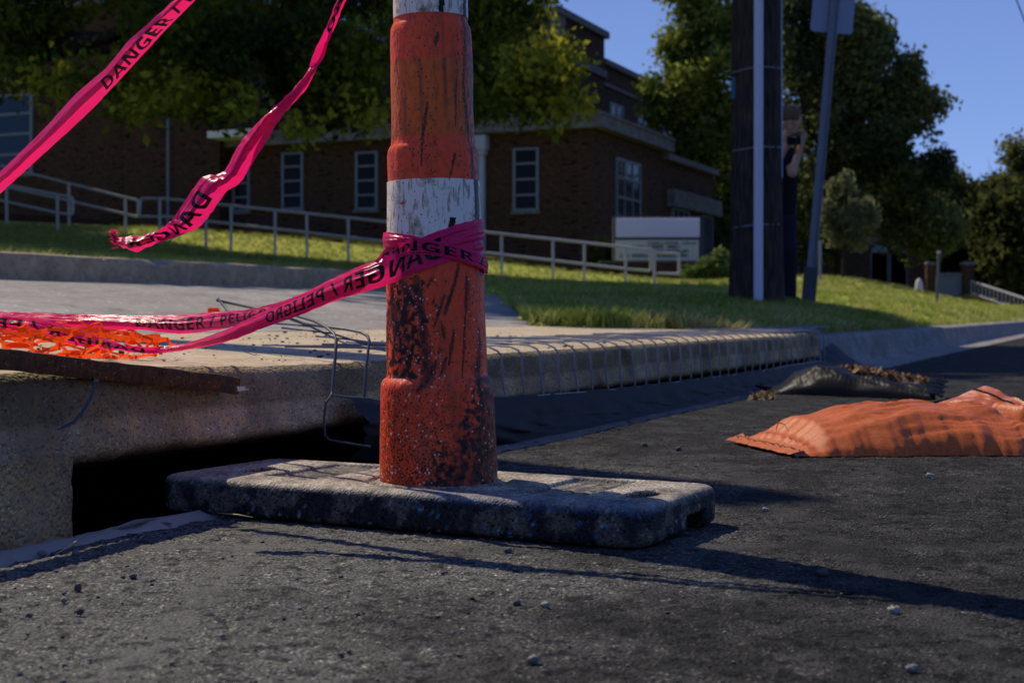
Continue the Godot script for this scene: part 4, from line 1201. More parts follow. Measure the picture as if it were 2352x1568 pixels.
# ---------------------------------------------------------------- pole, posts, cable
func street_things():
	# utility pole
	var zb := 10.4
	var pb := P(1738, 692, zb)
	var t := thing("utility_pole", "thick dark creosoted wooden utility pole with a white conduit up its front", "utility pole", pb)
	var rr := 56.0 / F * zb
	var prof := []
	var nz := noise(0.9, 601, 3)
	var rows := []
	for k in 60:
		var h := -0.15 + pow(k / 59.0, 1.6) * 9.0
		var ring := []
		for j in 49:
			var a := TAU * (j % 48) / 48.0
			var r := rr * (1.04 - h * 0.018) + nz.get_noise_3d(cos(a) * 3.0, h * 0.25, sin(a) * 3.0) * 0.012 + (0.02 * exp(-h * 4.0))
			r -= 0.006 * smoothstep(0.25, 0.6, nz.get_noise_3d(cos(a) * 22.0, h * 0.12, sin(a) * 22.0))       # drying checks
			ring.append(Vector3(sin(a) * r, h, cos(a) * r))
		rows.append(ring)
	var mb := MB.new(); mb.sheet(rows, null, null, false, true)
	obj("shaft", mb, M.wood, t)
	var cm := mat(lin(0.50, 0.50, 0.58), 0.5)
	mb = MB.new()
	var c0 := P(1730, 697, zb) - pb; var c1 := P(1734, -900, zb) - pb
	var zc := rr + 0.028
	mb.pipe([Vector3(c0.x, c0.y, zc + 0.02), Vector3(c0.x + 0.004, 1.0, zc + 0.004), Vector3(lerpf(c0.x, c1.x, 0.5), 2.3, zc), Vector3(c1.x, c1.y, zc - 0.04)], 0.034, 16)
	obj("conduit", mb, cm, t)
	for y in [165, 345, 520]:
		var h := P(1738, y, zb).y - pb.y
		mb = MB.new()
		var st := []
		for j in 9:
			var a := lerpf(-1.5, 1.25, j / 8.0)
			var bulge := 0.062 * exp(-pow((sin(a) * rr - c0.x) / 0.045, 2.0))
			st.append(Vector3(sin(a) * (rr + 0.002), h + sin(a) * 0.012, cos(a) * (rr + 0.002) + bulge))
		mb.pipe(st, 0.006, 5)
		obj("strap", mb, M.steel_wire, t)
	mb = MB.new()
	mb.pipe([Vector3(rr * 1.0, 0.9, 0.03), Vector3(rr * 0.985, 1.7, 0.03), Vector3(rr * 0.97, 3.2, 0.03)], 0.009, 6)
	obj("ground_wire", mb, mat(lin(0.35, 0.42, 0.55), 0.5), t)
	mb = MB.new(); mb.bevel_box(Vector3(-rr * 0.98, P(0, 205, zb).y - pb.y, 0.05), Vector3(0.03, 0.16, 0.02), 0.004)
	obj("blue_tag", mb, mat(lin(0.05, 0.13, 0.24), 0.5), t)
	# root collar of soil beside the pole
	# street sign seen from behind, leaning
	var sb := P(1857, 696, 11.0)
	var sg := thing("street_sign", "leaning grey steel post carrying a traffic sign seen from its blank back", "sign", sb)
	var top := P(1924, -70, 11.0) - sb
	var gm := mat(lin(0.20, 0.22, 0.25), 0.55, 0.3)
	mb = MB.new()
	var dir := top.normalized()
	var bx := Basis(dir.cross(Vector3(0, 0, 1)).normalized() * -1.0, dir, Vector3(0, 0, 1)).orthonormalized()
	var half := 10.0 / F * 11.0
	# U-channel: two flanges and a web
	var ln := top.length()
	mb.box(dir * (ln / 2), Vector3(half * 2.0, ln, 0.006), bx)
	mb.box(dir * (ln / 2) + bx.x * (half - 0.004) + Vector3(0, 0, 0.0155), Vector3(0.008, ln, 0.024), bx)
	mb.box(dir * (ln / 2) - bx.x * (half - 0.004) + Vector3(0, 0, 0.0155), Vector3(0.008, ln, 0.024), bx)
	obj("post", mb, gm, sg)
	mb = MB.new(); mb.bevel_box(dir * 0.10, Vector3(half * 2.9, 0.36, 0.07), 0.008, bx); obj("base_sleeve", mb, mat(lin(0.07, 0.08, 0.09), 0.6, 0.3), sg)
	mb = MB.new()
	var ctr := P(1919, -20, 11.0) - sb
	var hw := 0.165; var hh := P(0, -115, 11).y - P(0, 75, 11).y; hh *= 0.5
	var ring := []
	for c in [[1, 1, 0], [-1, 1, 1], [-1, -1, 2], [1, -1, 3]]:
		for j in 6:
			var a: float = PI / 2 * (c[2] + j / 5.0)
			ring.append(ctr + bx.x * (c[0] * (hw - 0.03) + cos(a) * 0.03) + bx.y * (c[1] * (hh - 0.03) + sin(a) * 0.03))
	for side in [[-0.012, 1], [-0.016, -1]]:
		var ci := mb.add(ctr + Vector3(0, 0, side[0]), Vector3(0, 0, side[1])); var k0 := mb.v.size()
		for p in ring: mb.add(p + Vector3(0, 0, side[0]), Vector3(0, 0, side[1]))
		for j in ring.size():
			var j2 := (j + 1) % ring.size()
			if side[1] > 0: mb.tri(ci, k0 + j, k0 + j2)
			else: mb.tri(ci, k0 + j2, k0 + j)
	obj("sign_plate", mb, mat(lin(0.23, 0.26, 0.33), 0.5, 0.3), sg)
	for y in [0.12, -0.05]:
		mb = MB.new(); mb.pipe([ctr + bx.y * y + Vector3(0, 0, -0.01), ctr + bx.y * y + Vector3(0, 0, 0.012)], 0.012, 8); obj("bolt", mb, gm, sg)
	# slim posts on the lawn
	var pp := P(1884, 645, 28)
	var sp := thing("lawn_post", "slim pale blue grey post rising on the lawn just right of the sign post", "post", pp)
	mb = MB.new(); mb.pipe([Vector3(0, -0.2, 0), P(1885, 552, 28) - pp], 0.028, 10); obj("shaft", mb, mat(lin(0.20, 0.22, 0.28), 0.5), sp)
	pp = P(2152, 702, 20)
	sp = thing("steel_stake", "thin leaning steel stake alone on the sunny lawn in front of the gate piers", "post", pp)
	mb = MB.new(); mb.pipe([Vector3(0, -0.1, 0), P(2157, 582, 20) - pp], 0.021, 8); obj("shaft", mb, mat(lin(0.13, 0.14, 0.13), 0.5, 0.3), sp)
	mb = MB.new(); mb.pipe([P(2157, 582, 20) - pp, P(2157.5, 576, 20) - pp], 0.026, 8); obj("cap", mb, mat(lin(0.5, 0.5, 0.5), 0.4, 0.5), sp)
	# overhead cable in the corner of the sky
	mb = MB.new()
	mb.pipe([P(2300, -80, 24), P(2336, 0, 24), P(2356, 52, 24), P(2420, 240, 24)], 0.011, 6)
	tag(obj("overhead_cable", mb, mat(lin(0.02, 0.02, 0.02), 0.7)), "thin black overhead cable crossing the top right corner of the sky", "cable")
	# square timber post outside the picture on the left; its shadow falls across the slab and the road
	var foot := Vector3(0.34, 0, -1.92) + Vector3(SUN.x, 0, SUN.z) / SUN.y * 4.4
	var tp := thing("timber_post", "tall square timber post left of the inlet whose shadow crosses slab and road", "post", Vector3(foot.x, 0.18, foot.z))
	mb = MB.new(); mb.bevel_box(Vector3(0, 2.08, 0), Vector3(0.16, 4.24, 0.16), 0.006, Basis(Vector3.UP, 0.4)); obj("shaft", mb, M.bark, tp)

# ---------------------------------------------------------------- the person behind the pole
func person():
	var feet := P(1785, 664, 12.3)
	var t := thing("person", "person with short brown hair and dark T-shirt half hidden behind the utility pole", "person", feet)
	var q := func(px, py, z): return P(px + 7.0, py, z) - feet
	var g0 := lawn_h(feet.x, feet.z) - feet.y
	var pelvis: Vector3 = q.call(1778, 505, 12.35); var chest: Vector3 = q.call(1782, 390, 12.3); var neck: Vector3 = q.call(1799, 332, 12.22); var head: Vector3 = q.call(1811, 279, 12.15)
	var shl: Vector3 = q.call(1803, 358, 12.22); var shr: Vector3 = q.call(1752, 362, 12.28); var ell: Vector3 = q.call(1813, 397, 11.98); var hal: Vector3 = q.call(1833, 334, 12.02)
	var elr: Vector3 = q.call(1748, 425, 12.08); var har: Vector3 = q.call(1800, 338, 11.98)
	var hip_l: Vector3 = q.call(1796, 510, 12.35); var hip_r: Vector3 = q.call(1760, 510, 12.35)
	var kl := Vector3(hip_l.x + 0.02, g0 + 0.48, hip_l.z + 0.08); var kr := Vector3(hip_r.x - 0.03, g0 + 0.48, hip_r.z + 0.06)
	var fl := Vector3(kl.x + 0.01, g0 + 0.08, kl.z - 0.03); var fr := Vector3(kr.x - 0.02, g0 + 0.08, kr.z - 0.03)
	var skin := mat(lin(0.44, 0.25, 0.18), 0.5)
	var shirt := mat(lin(0.012, 0.012, 0.014), 0.9); var pants := mat(lin(0.014, 0.015, 0.022), 0.9); var hairm := mat(lin(0.13, 0.075, 0.042), 0.7)
	# one continuous body
	var b := Body.new(Vector3(-0.42, g0 - 0.06, -0.35), Vector3(0.45, 1.75, 0.55), 0.013)
	b.bone(pelvis, chest, 0.125, 0.135, 0.05, Vector3(1.15, 1, 0.8)); b.bone(chest, neck - Vector3(0, 0.03, 0), 0.12, 0.06, 0.05); b.bone(neck - Vector3(0, 0.05, 0), head - Vector3(0, 0.02, 0), 0.052, 0.05, 0.02)
	b.bone(chest + Vector3(0, 0.06, 0), shl, 0.07, 0.055, 0.04); b.bone(chest + Vector3(0, 0.06, 0), shr, 0.07, 0.055, 0.04)
	b.bone(shl, ell, 0.047, 0.038, 0.02); b.bone(ell, hal, 0.036, 0.024, 0.015); b.bone(shr, elr, 0.047, 0.038, 0.02); b.bone(elr, har, 0.036, 0.024, 0.015)
	b.bone(hip_l, kl, 0.085, 0.055, 0.03); b.bone(kl, fl, 0.052, 0.036, 0.02); b.bone(hip_r, kr, 0.085, 0.055, 0.03); b.bone(kr, fr, 0.052, 0.036, 0.02)
	b.bone(fl - Vector3(0, 0.04, 0), fl + Vector3(0.03, -0.05, 0.15), 0.038, 0.032, 0.02); b.bone(fr - Vector3(0, 0.04, 0), fr + Vector3(-0.03, -0.05, 0.15), 0.038, 0.032, 0.02)
	var mb := MB.new()
	nets(b.lo, b.dim, b.cell, b.val, mb)
	# head, finer: skull, jaw, nose, brow, ears; it bows over the camera
	var hb := Body.new(head - Vector3(0.14, 0.17, 0.15), head + Vector3(0.14, 0.15, 0.15), 0.0055)
	var look := Vector3(-0.30, -0.42, 0.86).normalized(); var side := look.cross(Vector3.UP).normalized(); var crown := side.cross(look).normalized()
	var hp := func(x, y, z): return head + side * x + crown * y + look * z
	hb.bone(hp.call(0, 0.03, -0.025), hp.call(0, 0.03, 0.01), 0.082, 0.08, 0.02); hb.bone(hp.call(0, -0.03, 0.02), hp.call(0, -0.085, 0.05), 0.066, 0.036, 0.03)
	hb.bone(hp.call(0, 0.0, 0.088), hp.call(0, -0.03, 0.102), 0.010, 0.014, 0.012)
	for sx in [-1, 1]:
		hb.bone(hp.call(sx * 0.012, 0.02, 0.084), hp.call(sx * 0.045, 0.018, 0.07), 0.011, 0.011, 0.012)
		hb.carve(hp.call(sx * 0.031, 0.0, 0.094), 0.015, 0.008)
		hb.bone(hp.call(sx * 0.031, 0.0, 0.072), hp.call(sx * 0.031, 0.0, 0.073), 0.012, 0.012, 0.003)
		hb.bone(hp.call(sx * 0.079, 0.012, -0.015), hp.call(sx * 0.077, -0.03, -0.008), 0.012, 0.008, 0.006)
	hb.bone(hp.call(-0.02, -0.062, 0.083), hp.call(0.02, -0.062, 0.083), 0.007, 0.007, 0.006); hb.carve(hp.call(0, -0.055, 0.093), 0.006, 0.004, Vector3(3, 0.6, 1))
	nets(hb.lo, hb.dim, hb.cell, hb.val, mb)
	# hands: palm, four curled fingers of different lengths and a thumb from the palm's side
	for hd in [[hal, (hal - ell).normalized(), Vector3(-0.8, 0.25, 0.3), 1.0], [har, (har - elr).normalized(), Vector3(0.6, 0.3, 0.4), -1.0]]:
		var w: Vector3 = hd[0]; var d: Vector3 = hd[1]; var cv: Vector3 = (hd[2] - d * d.dot(hd[2])).normalized(); var ac: Vector3 = d.cross(cv).normalized() * hd[3]
		var hh := Body.new(w - Vector3.ONE * 0.17, w + Vector3.ONE * 0.2, 0.0045)
		for k in 4: hh.bone(w, w + d * 0.085 + ac * (k - 1.5) * 0.02, 0.02, 0.013, 0.012)
		var lens := [0.055, 0.066, 0.062, 0.048]
		for k in 4:
			var l: float = lens[k]
			var p0: Vector3 = w + d * 0.085 + ac * (k - 1.5) * 0.021
			var p1: Vector3 = p0 + (d * 0.8 + cv * 0.55).normalized() * l * 0.55; var p2: Vector3 = p1 + (d * 0.15 + cv).normalized() * l * 0.45; var p3: Vector3 = p2 + (cv - d * 0.5).normalized() * l * 0.3
			hh.bone(p0, p1, 0.0095, 0.009, 0.004); hh.bone(p1, p2, 0.009, 0.0082, 0.003); hh.bone(p2, p3, 0.008, 0.007, 0.003)
		var t0: Vector3 = w + d * 0.03 + ac * -0.03; var t1: Vector3 = t0 + (d * 0.6 - ac * 0.8 + cv * 0.3).normalized() * 0.04; var t2: Vector3 = t1 + (d * 0.7 + cv * 0.7 - ac * 0.1).normalized() * 0.032
		hh.bone(t0, t1, 0.014, 0.0105, 0.008); hh.bone(t1, t2, 0.0105, 0.008, 0.003)
		nets(hh.lo, hh.dim, hh.cell, hh.val, mb)
	obj("body", mb, skin, t)
	# clothing follows the body a little outside it
	var c := Body.new(Vector3(-0.42, 0.2, -0.35), Vector3(0.45, 1.6, 0.45), 0.016)
	c.bone(pelvis + Vector3(0, -0.02, 0), chest, 0.142, 0.148, 0.05, Vector3(1.15, 1, 0.8)); c.bone(chest, neck - Vector3(0, 0.06, 0), 0.132, 0.072, 0.05)
	c.bone(chest + Vector3(0, 0.06, 0), shl, 0.08, 0.066, 0.04); c.bone(chest + Vector3(0, 0.06, 0), shr, 0.08, 0.066, 0.04)
	c.bone(shl, shl.lerp(ell, 0.55), 0.062, 0.06, 0.02); c.bone(shr, shr.lerp(elr, 0.6), 0.062, 0.06, 0.02)
	mb = MB.new(); nets(c.lo, c.dim, c.cell, c.val, mb); obj("t_shirt", mb, shirt, t)
	c = Body.new(Vector3(-0.42, g0 - 0.02, -0.35), Vector3(0.45, 0.95, 0.5), 0.016)
	c.bone(hip_r.lerp(hip_l, 0.2), hip_r.lerp(hip_l, 0.8), 0.128, 0.128, 0.03); c.bone(hip_l, kl, 0.1, 0.072, 0.03); c.bone(kl, fl, 0.07, 0.062, 0.02); c.bone(hip_r, kr, 0.1, 0.072, 0.03); c.bone(kr, fr, 0.07, 0.062, 0.02)
	mb = MB.new(); nets(c.lo, c.dim, c.cell, c.val, mb); obj("trousers", mb, pants, t)
	for f in [[fl, 1], [fr, -1]]:
		c = Body.new(f[0] - Vector3(0.12, 0.12, 0.12), f[0] + Vector3(0.12, 0.1, 0.26), 0.01)
		c.bone(f[0] - Vector3(0, 0.035, 0.02), f[0] + Vector3(0.03 * f[1], -0.045, 0.16), 0.048, 0.042, 0.02)
		mb = MB.new(); nets(c.lo, c.dim, c.cell, c.val, mb); obj("shoe", mb, shirt, t)
	# hair: a tousled cap over the skull
	var hr := Body.new(head - Vector3(0.16, 0.12, 0.16), head + Vector3(0.16, 0.19, 0.16), 0.006)
	hr.bone(hp.call(0, 0.05, -0.04), hp.call(0, 0.055, 0.02), 0.086, 0.08, 0.02)
	hr.bone(hp.call(-0.02, -0.03, -0.075), hp.call(0.02, -0.03, -0.075), 0.045, 0.045, 0.03)
	var g := RandomNumberGenerator.new(); g.seed = 31
	for k in 46:
		var a := g.randf() * TAU; var e := g.randf_range(0.15, 1.0)
		var dd := (crown * e + side * cos(a) * sqrt(1 - e * e) + look * (sin(a) * sqrt(1 - e * e) - 0.12)).normalized()
		var o: Vector3 = hp.call(0, 0.045, -0.015) + dd * 0.082
		hr.bone(o, o + (dd * 0.5 + look * 0.7 + side * g.randf_range(-0.5, 0.5)).normalized() * 0.03, 0.014, 0.005, 0.006)
	for sx in [-1, 1]: hr.carve(hp.call(sx * 0.05, -0.03, 0.09), 0.06, 0.01)
	hr.carve(hp.call(0, -0.03, 0.105), 0.075, 0.01)
	mb = MB.new(); nets(hr.lo, hr.dim, hr.cell, hr.val, mb); obj("hair", mb, hairm, t)
	# the camera he holds
	var cp: Vector3 = P(1824, 322, 11.93)
	var cam := thing("held_camera", "small black camera held up to the face of the person behind the pole", "camera", cp)
	var cb := Basis.looking_at(Vector3(0.30, 0.1, -0.9), Vector3.UP)
	mb = MB.new(); mb.bevel_box(Vector3.ZERO, Vector3(0.115, 0.075, 0.04), 0.008, cb); mb.bevel_box(cb * Vector3(0, 0.045, 0), Vector3(0.04, 0.022, 0.035), 0.006, cb)
	obj("camera_body", mb, mat(lin(0.012, 0.012, 0.013), 0.5), cam)
	mb = MB.new(); mb.pipe([cb * Vector3(0, -0.004, 0.018), cb * Vector3(0, -0.004, 0.05), cb * Vector3(0, -0.004, 0.075)], [0.032, 0.032, 0.029], 20); obj("lens", mb, mat(lin(0.015, 0.015, 0.016), 0.35), cam)
	mb = MB.new(); mb.pipe([cb * Vector3(0, -0.004, 0.0752), cb * Vector3(0, -0.004, 0.077)], 0.024, 20); obj("lens_glass", mb, M.glass, cam)

# ---------------------------------------------------------------- wire mesh and filter cloth over the inlet
func wire_foot(s: float) -> float: return 0.060 + 0.058 * exp(-maxf(0.0, s - 1.9) / 0.8)

func mesh_and_cloth():
	var o := S(2.4, 1.15, 0.17)
	var t := thing("wire_mesh", "bent welded wire mesh hooked over the slab edge above the black filter cloth", "wire mesh", o)
	var g := RandomNumberGenerator.new(); g.seed = 77
	var dark_wire := mat(lin(0.07, 0.075, 0.085), 0.5, 0.3)
	var put := func(path: Array, rad := 0.0020):
		var loc := []
		for p in path: loc.append(p - o)
		var mb := MB.new(); mb.pipe(loc, rad, 6)
		obj("wire", mb, dark_wire if rad > 0.0025 else M.steel_wire, t)
	put.call([P(498, 690, 2.72), P(584, 707, 2.56), P(677, 724, 2.42), P(722, 737, 2.34), P(750, 752, 2.28), P(766, 766, 2.25), P(772, 780, 2.235), P(770, 816, 2.22), P(763, 897, 2.19), P(762, 907, 2.18)], 0.0026)
	put.call([P(501, 687, 2.70), P(523, 714, 2.62), P(556, 748, 2.52)], 0.0026)
	put.call([P(640, 722, 2.62), P(697, 743, 2.50), P(745, 750, 2.42), P(795, 756, 2.37), P(830, 763, 2.335), P(845, 772, 2.32), P(848, 783, 2.315), P(841, 841, 2.29), P(837, 910, 2.27)], 0.0026)
	for k in range(2, 48):
		var s := 1.946 + 0.1 * k
		var e := smoothstep(5.7, 6.3, s) * 0.16
		var j := g.randf_range(-0.012, 0.012)
		var back := 1.42 + g.randf_range(-0.02, 0.02)
		var lift := 0.006 + 0.012 * g.randf()
		put.call([S(s + j * 2, back, slab_h(back) + lift), S(s + j, 1.22 + e * 0.4, slab_h(1.22) + lift + 0.004), S(s, 1.155 + e, 0.180 + lift * 0.3), S(s, 1.137 + e, 0.176), S(s, 1.128 + e, 0.164), S(s + j * 0.5, 1.126 + e + j * 0.4, 0.12), S(s + j, 1.124 + e, wire_foot(s) - 0.006)])
	var lines := [[1.42, 0.0, P(632, 743, 2.66), P(712, 749, 2.60)], [1.36, 0.001, P(647, 753, 2.60), P(760, 765, 2.50)], [1.29, 0.002, P(725, 772, 2.46), P(800, 779, 2.43)], [1.22, 0.003, P(795, 785, 2.40), P(850, 790, 2.38)]]
	for q in lines:
		var path := [q[2], q[3]]
		var s := 2.45
		while s < 6.7:
			var e := smoothstep(5.7, 6.3, s) * 0.06
			path.append(S(s, q[0] + e, slab_h(q[0]) + 0.011 + q[1] + g.randf_range(-0.003, 0.003)))
			s += 0.35
		put.call(path)
	var face := [P(762, 907, 2.18)]
	var s3 := 2.05
	while s3 < 6.75:
		face.append(S(s3, 1.122 + smoothstep(5.7, 6.3, s3) * 0.16, wire_foot(s3) + g.randf_range(-0.003, 0.003)))
		s3 += 0.3
	put.call(face)
	# the black cloth: hangs across the opening on the left, lies in the gutter farther on
	var c := thing("filter_cloth", "black filter cloth hanging from the wire mesh into the gutter behind the orange post", "cloth", o)
	var nz := noise(3.0, 131, 4)
	var rows := []
	for s in spaced([[1.925, 6.8, 0.035]]):
		var row := []
		var hang := smoothstep(2.75, 2.25, s)
		var e := smoothstep(5.7, 6.3, s) * 0.17
		for k in 15:
			var v := k / 14.0
			var lying := Vector2(lerpf(1.122, 1.062, pow(v, 0.8)), lerpf(wire_foot(s) + 0.002, 0.004, 1.0 - pow(1.0 - v, 2.2)))
			var hung := Vector2(1.118 - 0.03 * sin(v * PI) - 0.005, lerpf(wire_foot(s) + 0.002, 0.020 - smoothstep(1.9, 2.5, s) * 0.05, v))
			var q := lying.lerp(hung, hang)
			var w := nz.get_noise_2d(s * 2.0, v * 2.0) * 0.012 * sin(v * PI)
			var up := smoothstep(6.3, 6.8, s) * 0.05 * (1.0 - v)
			row.append(S(s + nz.get_noise_2d(v * 2, s) * 0.01, q.x + w + e * (1.0 - v * 0.6), q.y + w * 0.5 + up + nz.get_noise_2d(s * 4, 9.0) * 0.004) - o)
		rows.append(row)
	var mb := MB.new(); mb.sheet(rows, null, null, false, true)
	obj("cloth_sheet", mb, M.black_cloth, c)
	mb = MB.new()
	mb.pipe([P(760, 908, 2.175) - o, P(748, 925, 2.16) - o, P(744, 960, 2.15) - o, P(746, 1000, 2.13) - o, P(756, 1010, 2.12) - o, P(800, 1018, 2.12) - o, P(850, 1026, 2.15) - o], 0.0018, 8)
	obj("cloth_hem", mb, mat(lin(0.05, 0.055, 0.065), 0.6), c)
	var sc := thing("plastic_scrap", "small bluish plastic scrap by the tip of the black sandbag", "scrap", P(1825, 900, 4.55))
	rows = []
	for a in 8:
		var row := []
		for b in 5: row.append(P(1795 + a * 9.5, 897 + b * 3.0 + a * 0.6, 4.62 - b * 0.05) - sc.position + Vector3(0, 0.006 * sin(a * 0.9) + 0.004 * b * sin(a), 0))
		rows.append(row)
	mb = MB.new(); mb.sheet(rows, null, null, false, true); obj("scrap_sheet", mb, mat(lin(0.10, 0.15, 0.30), 0.25), sc)

# ---------------------------------------------------------------- the channelizer post
const TUBE := Vector3(-0.09, 0.045, -1.745)
const TIER := [[0.0726, 0.0], [0.0722, 0.01], [0.0696, 0.114], [0.0688, 0.1205], [0.0665, 0.1250], [0.0634, 0.1276], [0.0622, 0.1300], [0.0620, 0.134], [0.0600, 0.262], [0.0592, 0.2685], [0.0582, 0.2715], [0.0578, 0.276], [0.0558, 0.398], [0.0550, 0.4045], [0.0533, 0.4085], [0.0517, 0.411], [0.0512, 0.416], [0.0497, 0.547], [0.0490, 0.5535], [0.0472, 0.5575], [0.0456, 0.560], [0.0451, 0.566], [0.0440, 0.70], [0.0432, 0.706], [0.0405, 0.711], [0.0402, 0.72], [0.0392, 0.86], [0.0382, 1.02], [0.036, 1.032], [0.018, 1.038], [0.016, 1.06], [0.016, 1.10], [0.021, 1.11], [0.021, 1.125], [0.0, 1.13]]
func tube_r(h: float) -> float:
	for k in TIER.size() - 1:
		if h <= TIER[k + 1][1]: return lerpf(TIER[k][0], TIER[k + 1][0], (h - TIER[k][1]) / maxf(TIER[k + 1][1] - TIER[k][1], 1e-6))
	return 0.02
const LEAN := 0.0172
func on_tube(phi: float, h: float, off := 0.0) -> Vector3:      # phi 0 faces the camera, + to the right; h above the base top
	var r := tube_r(h) + off
	return TUBE + Basis(Vector3(0, 0, 1), LEAN) * Vector3(sin(phi) * r, h, cos(phi) * r)

func channelizer():
	var t := thing("channelizer_post", "battered orange tiered channelizer post with white bands on a black rubber base", "traffic post", Vector3(TUBE.x, 0, TUBE.z))
	# colours and wear of the tube, drawn over its unrolled surface; height 0 to 0.9 m, front at u = 0.5
	var W := 1024; var H := 1400; var top := 0.62
	var n1 := noise_bytes(W, H, 0.006, 141, 5); var n2 := noise_bytes(W, H, 0.03, 142, 4); var n3 := noise_bytes(W, H, 0.10, 143, 3); var n4 := noise_bytes(W, H, 0.22, 144, 1, FastNoiseLite.TYPE_CELLULAR)
	var vert := noise(0.02, 145, 4)
	var scuff := PackedFloat32Array(); scuff.resize(W * H)
	var g := RandomNumberGenerator.new(); g.seed = 146
	# black streaks as they lie on the tube: from, to in picture pixels, half width
	var to_uv := func(px, py):
		var h: float = (1105.0 - py) * 0.000534
		var cx: float = 1006.0 - (1105.0 - py) * 0.0172
		var xn: float = clampf((px - cx) * 0.000534 / tube_r(h), -0.995, 0.995)
		return Vector2((0.5 + asin(xn) / TAU) * W, (1.0 - h / top) * H)
	var marks := [[1056, 612, 1046, 660, 5], [1046, 655, 1024, 722, 5.5], [1024, 680, 1001, 752, 4], [1073, 640, 1071, 720, 6], [1071, 715, 1064, 866, 3.5], [1045, 760, 1034, 834, 5], [1018, 738, 1024, 778, 4], [1028, 820, 1014, 862, 5], [1006, 830, 980, 872, 8],
		[1047, 365, 1040, 398, 5], [1040, 398, 1034, 420, 3], [1036, 445, 1032, 500, 4], [1058, 470, 1056, 510, 3], [975, 300, 972, 390, 4], [1030, 520, 1010, 560, 4],
		[960, 640, 975, 740, 10], [975, 740, 985, 870, 12], [905, 660, 915, 800, 10], [930, 650, 950, 690, 9], [1000, 850, 965, 890, 10], [1062, 40, 1066, 200, 9], [1066, 200, 1076, 330, 9], [1078, 335, 1088, 520, 8], [1008, 95, 1004, 120, 6], [1102, 760, 1104, 870, 10], [1096, 830, 1100, 870, 14], [985, 250, 976, 320, 5], [1050, 190, 1047, 300, 3]]
	for m in marks:
		var a: Vector2 = to_uv.call(m[0], m[1]); var b: Vector2 = to_uv.call(m[2], m[3]); var w: float = m[4] * 1.75
		for y in range(maxi(0, int(minf(a.y, b.y) - w)), mini(H - 1, int(maxf(a.y, b.y) + w)) + 1):
			for x in range(maxi(0, int(minf(a.x, b.x) - w * 1.5)), mini(W - 1, int(maxf(a.x, b.x) + w * 1.5)) + 1):
				var p := Vector2(x, y); var u := clampf((p - a).dot(b - a) / maxf((b - a).length_squared(), 1e-6), 0, 1)
				var d := (p - a.lerp(b, u)).length() / (w * (0.45 + 0.55 * sin(PI * clampf(u * 0.9 + 0.08, 0, 1))))
				d += (n2[y * W + x] / 255.0 - 0.5) * 1.9 + (n3[y * W + x] / 255.0 - 0.5) * 1.2
				if d < 1.0:
					var k := y * W + x
					scuff[k] = maxf(scuff[k], smoothstep(1.0, 0.35, d) * 0.85)
	var d3 := PackedByteArray(); d3.resize(W * H * 3)
	for y in H:
		var h := (1.0 - float(y) / H) * top
		var py := 1105.0 - h / 0.000534
		var cx := 1006.0 - (1105.0 - py) * 0.0172
		var rp := tube_r(h) / 0.000534
		var sticker := 1.0 if py > 148 and py < 322 else 0.0
		for x in W:
			var k := y * W + x
			var xn := sin((float(x) / W - 0.5) * TAU)
			var front := cos((float(x) / W - 0.5) * TAU) > -0.2
			var px := cx + xn * rp
			var a := n1[k] / 255.0; var b := n2[k] / 255.0; var c := n3[k] / 255.0; var sp := n4[k] / 255.0
			# faded orange-red plastic
			var r := 0.90; var gg := 0.305; var bl := 0.16
			if sticker > 0: r = 0.82; gg = 0.37; bl = 0.13
			var fade := clampf((a - 0.45) * 2.0, 0.0, 1.0) * 0.35
			r = lerpf(r, 0.86, fade); gg = lerpf(gg, 0.40, fade); bl = lerpf(bl, 0.28, fade)
			var dirt := clampf((b - 0.46) * 1.8, 0, 1) * 0.4 + clampf((vert.get_noise_2d(x * 0.9, y * 0.12 + 900.0) - 0.1) * 2.0, 0, 1) * 0.3
			if sticker > 0: dirt += clampf((vert.get_noise_2d(x * 1.1, y * 0.10) - 0.05) * 1.6, 0, 1) * 0.42
			r = lerpf(r, 0.32, dirt); gg = lerpf(gg, 0.20, dirt); bl = lerpf(bl, 0.15, dirt)
			var blk := scuff[k]
			if front:
				if py > 866:       # rubbed black on the lower right
					var e := (px - lerpf(1085, 985, (py - 866) / 240.0)) / 45.0 + (b - 0.5) * 2.6 + (a - 0.5) * 1.4
					blk = maxf(blk, clampf(e, 0, 1) * (0.92 if c > 0.28 else 0.45))
					blk = maxf(blk, clampf((c - 0.66 + (py - 866) / 1500.0) * 7.0, 0, 1) * 0.8)
					var sc1 := absf((px - 1060) * 0.6 + (py - 990) * 1.0 - (b - 0.5) * 16.0)
					if sc1 < 5 and px > 1040 and px < 1105: blk *= 0.35
					var sc2 := absf((px - 1082) + (py - 1060) * 0.22 - (b - 0.5) * 16.0)
					if sc2 < 6 and py > 1030: blk *= 0.4
				elif py > 640:
					blk = maxf(blk, clampf((b - 0.42 - absf(px - 935) / 170.0 + 0.14) * 5.0, 0, 1) * 0.85)
					blk = maxf(blk, clampf((c - 0.70) * 4, 0, 1) * 0.5)
				blk *= 0.55 + 0.45 * clampf((b - 0.3) * 3.0, 0, 1)
				var edge := clampf((xn - 0.80) * 5.0, 0, 1) * clampf((b - 0.38) * 4.0, 0, 1) * 0.7
				if py < 640: blk = maxf(blk, edge)
				if py > 600 and sp > 0.985 - (0.01 if px < 1060 else 0.0): r = 0.85; gg = 0.72; bl = 0.70; blk *= 0.1
				elif sp < 0.02: blk = maxf(blk, 0.8)
			r = lerpf(r, 0.085, blk); gg = lerpf(gg, 0.080, blk); bl = lerpf(bl, 0.085, blk)
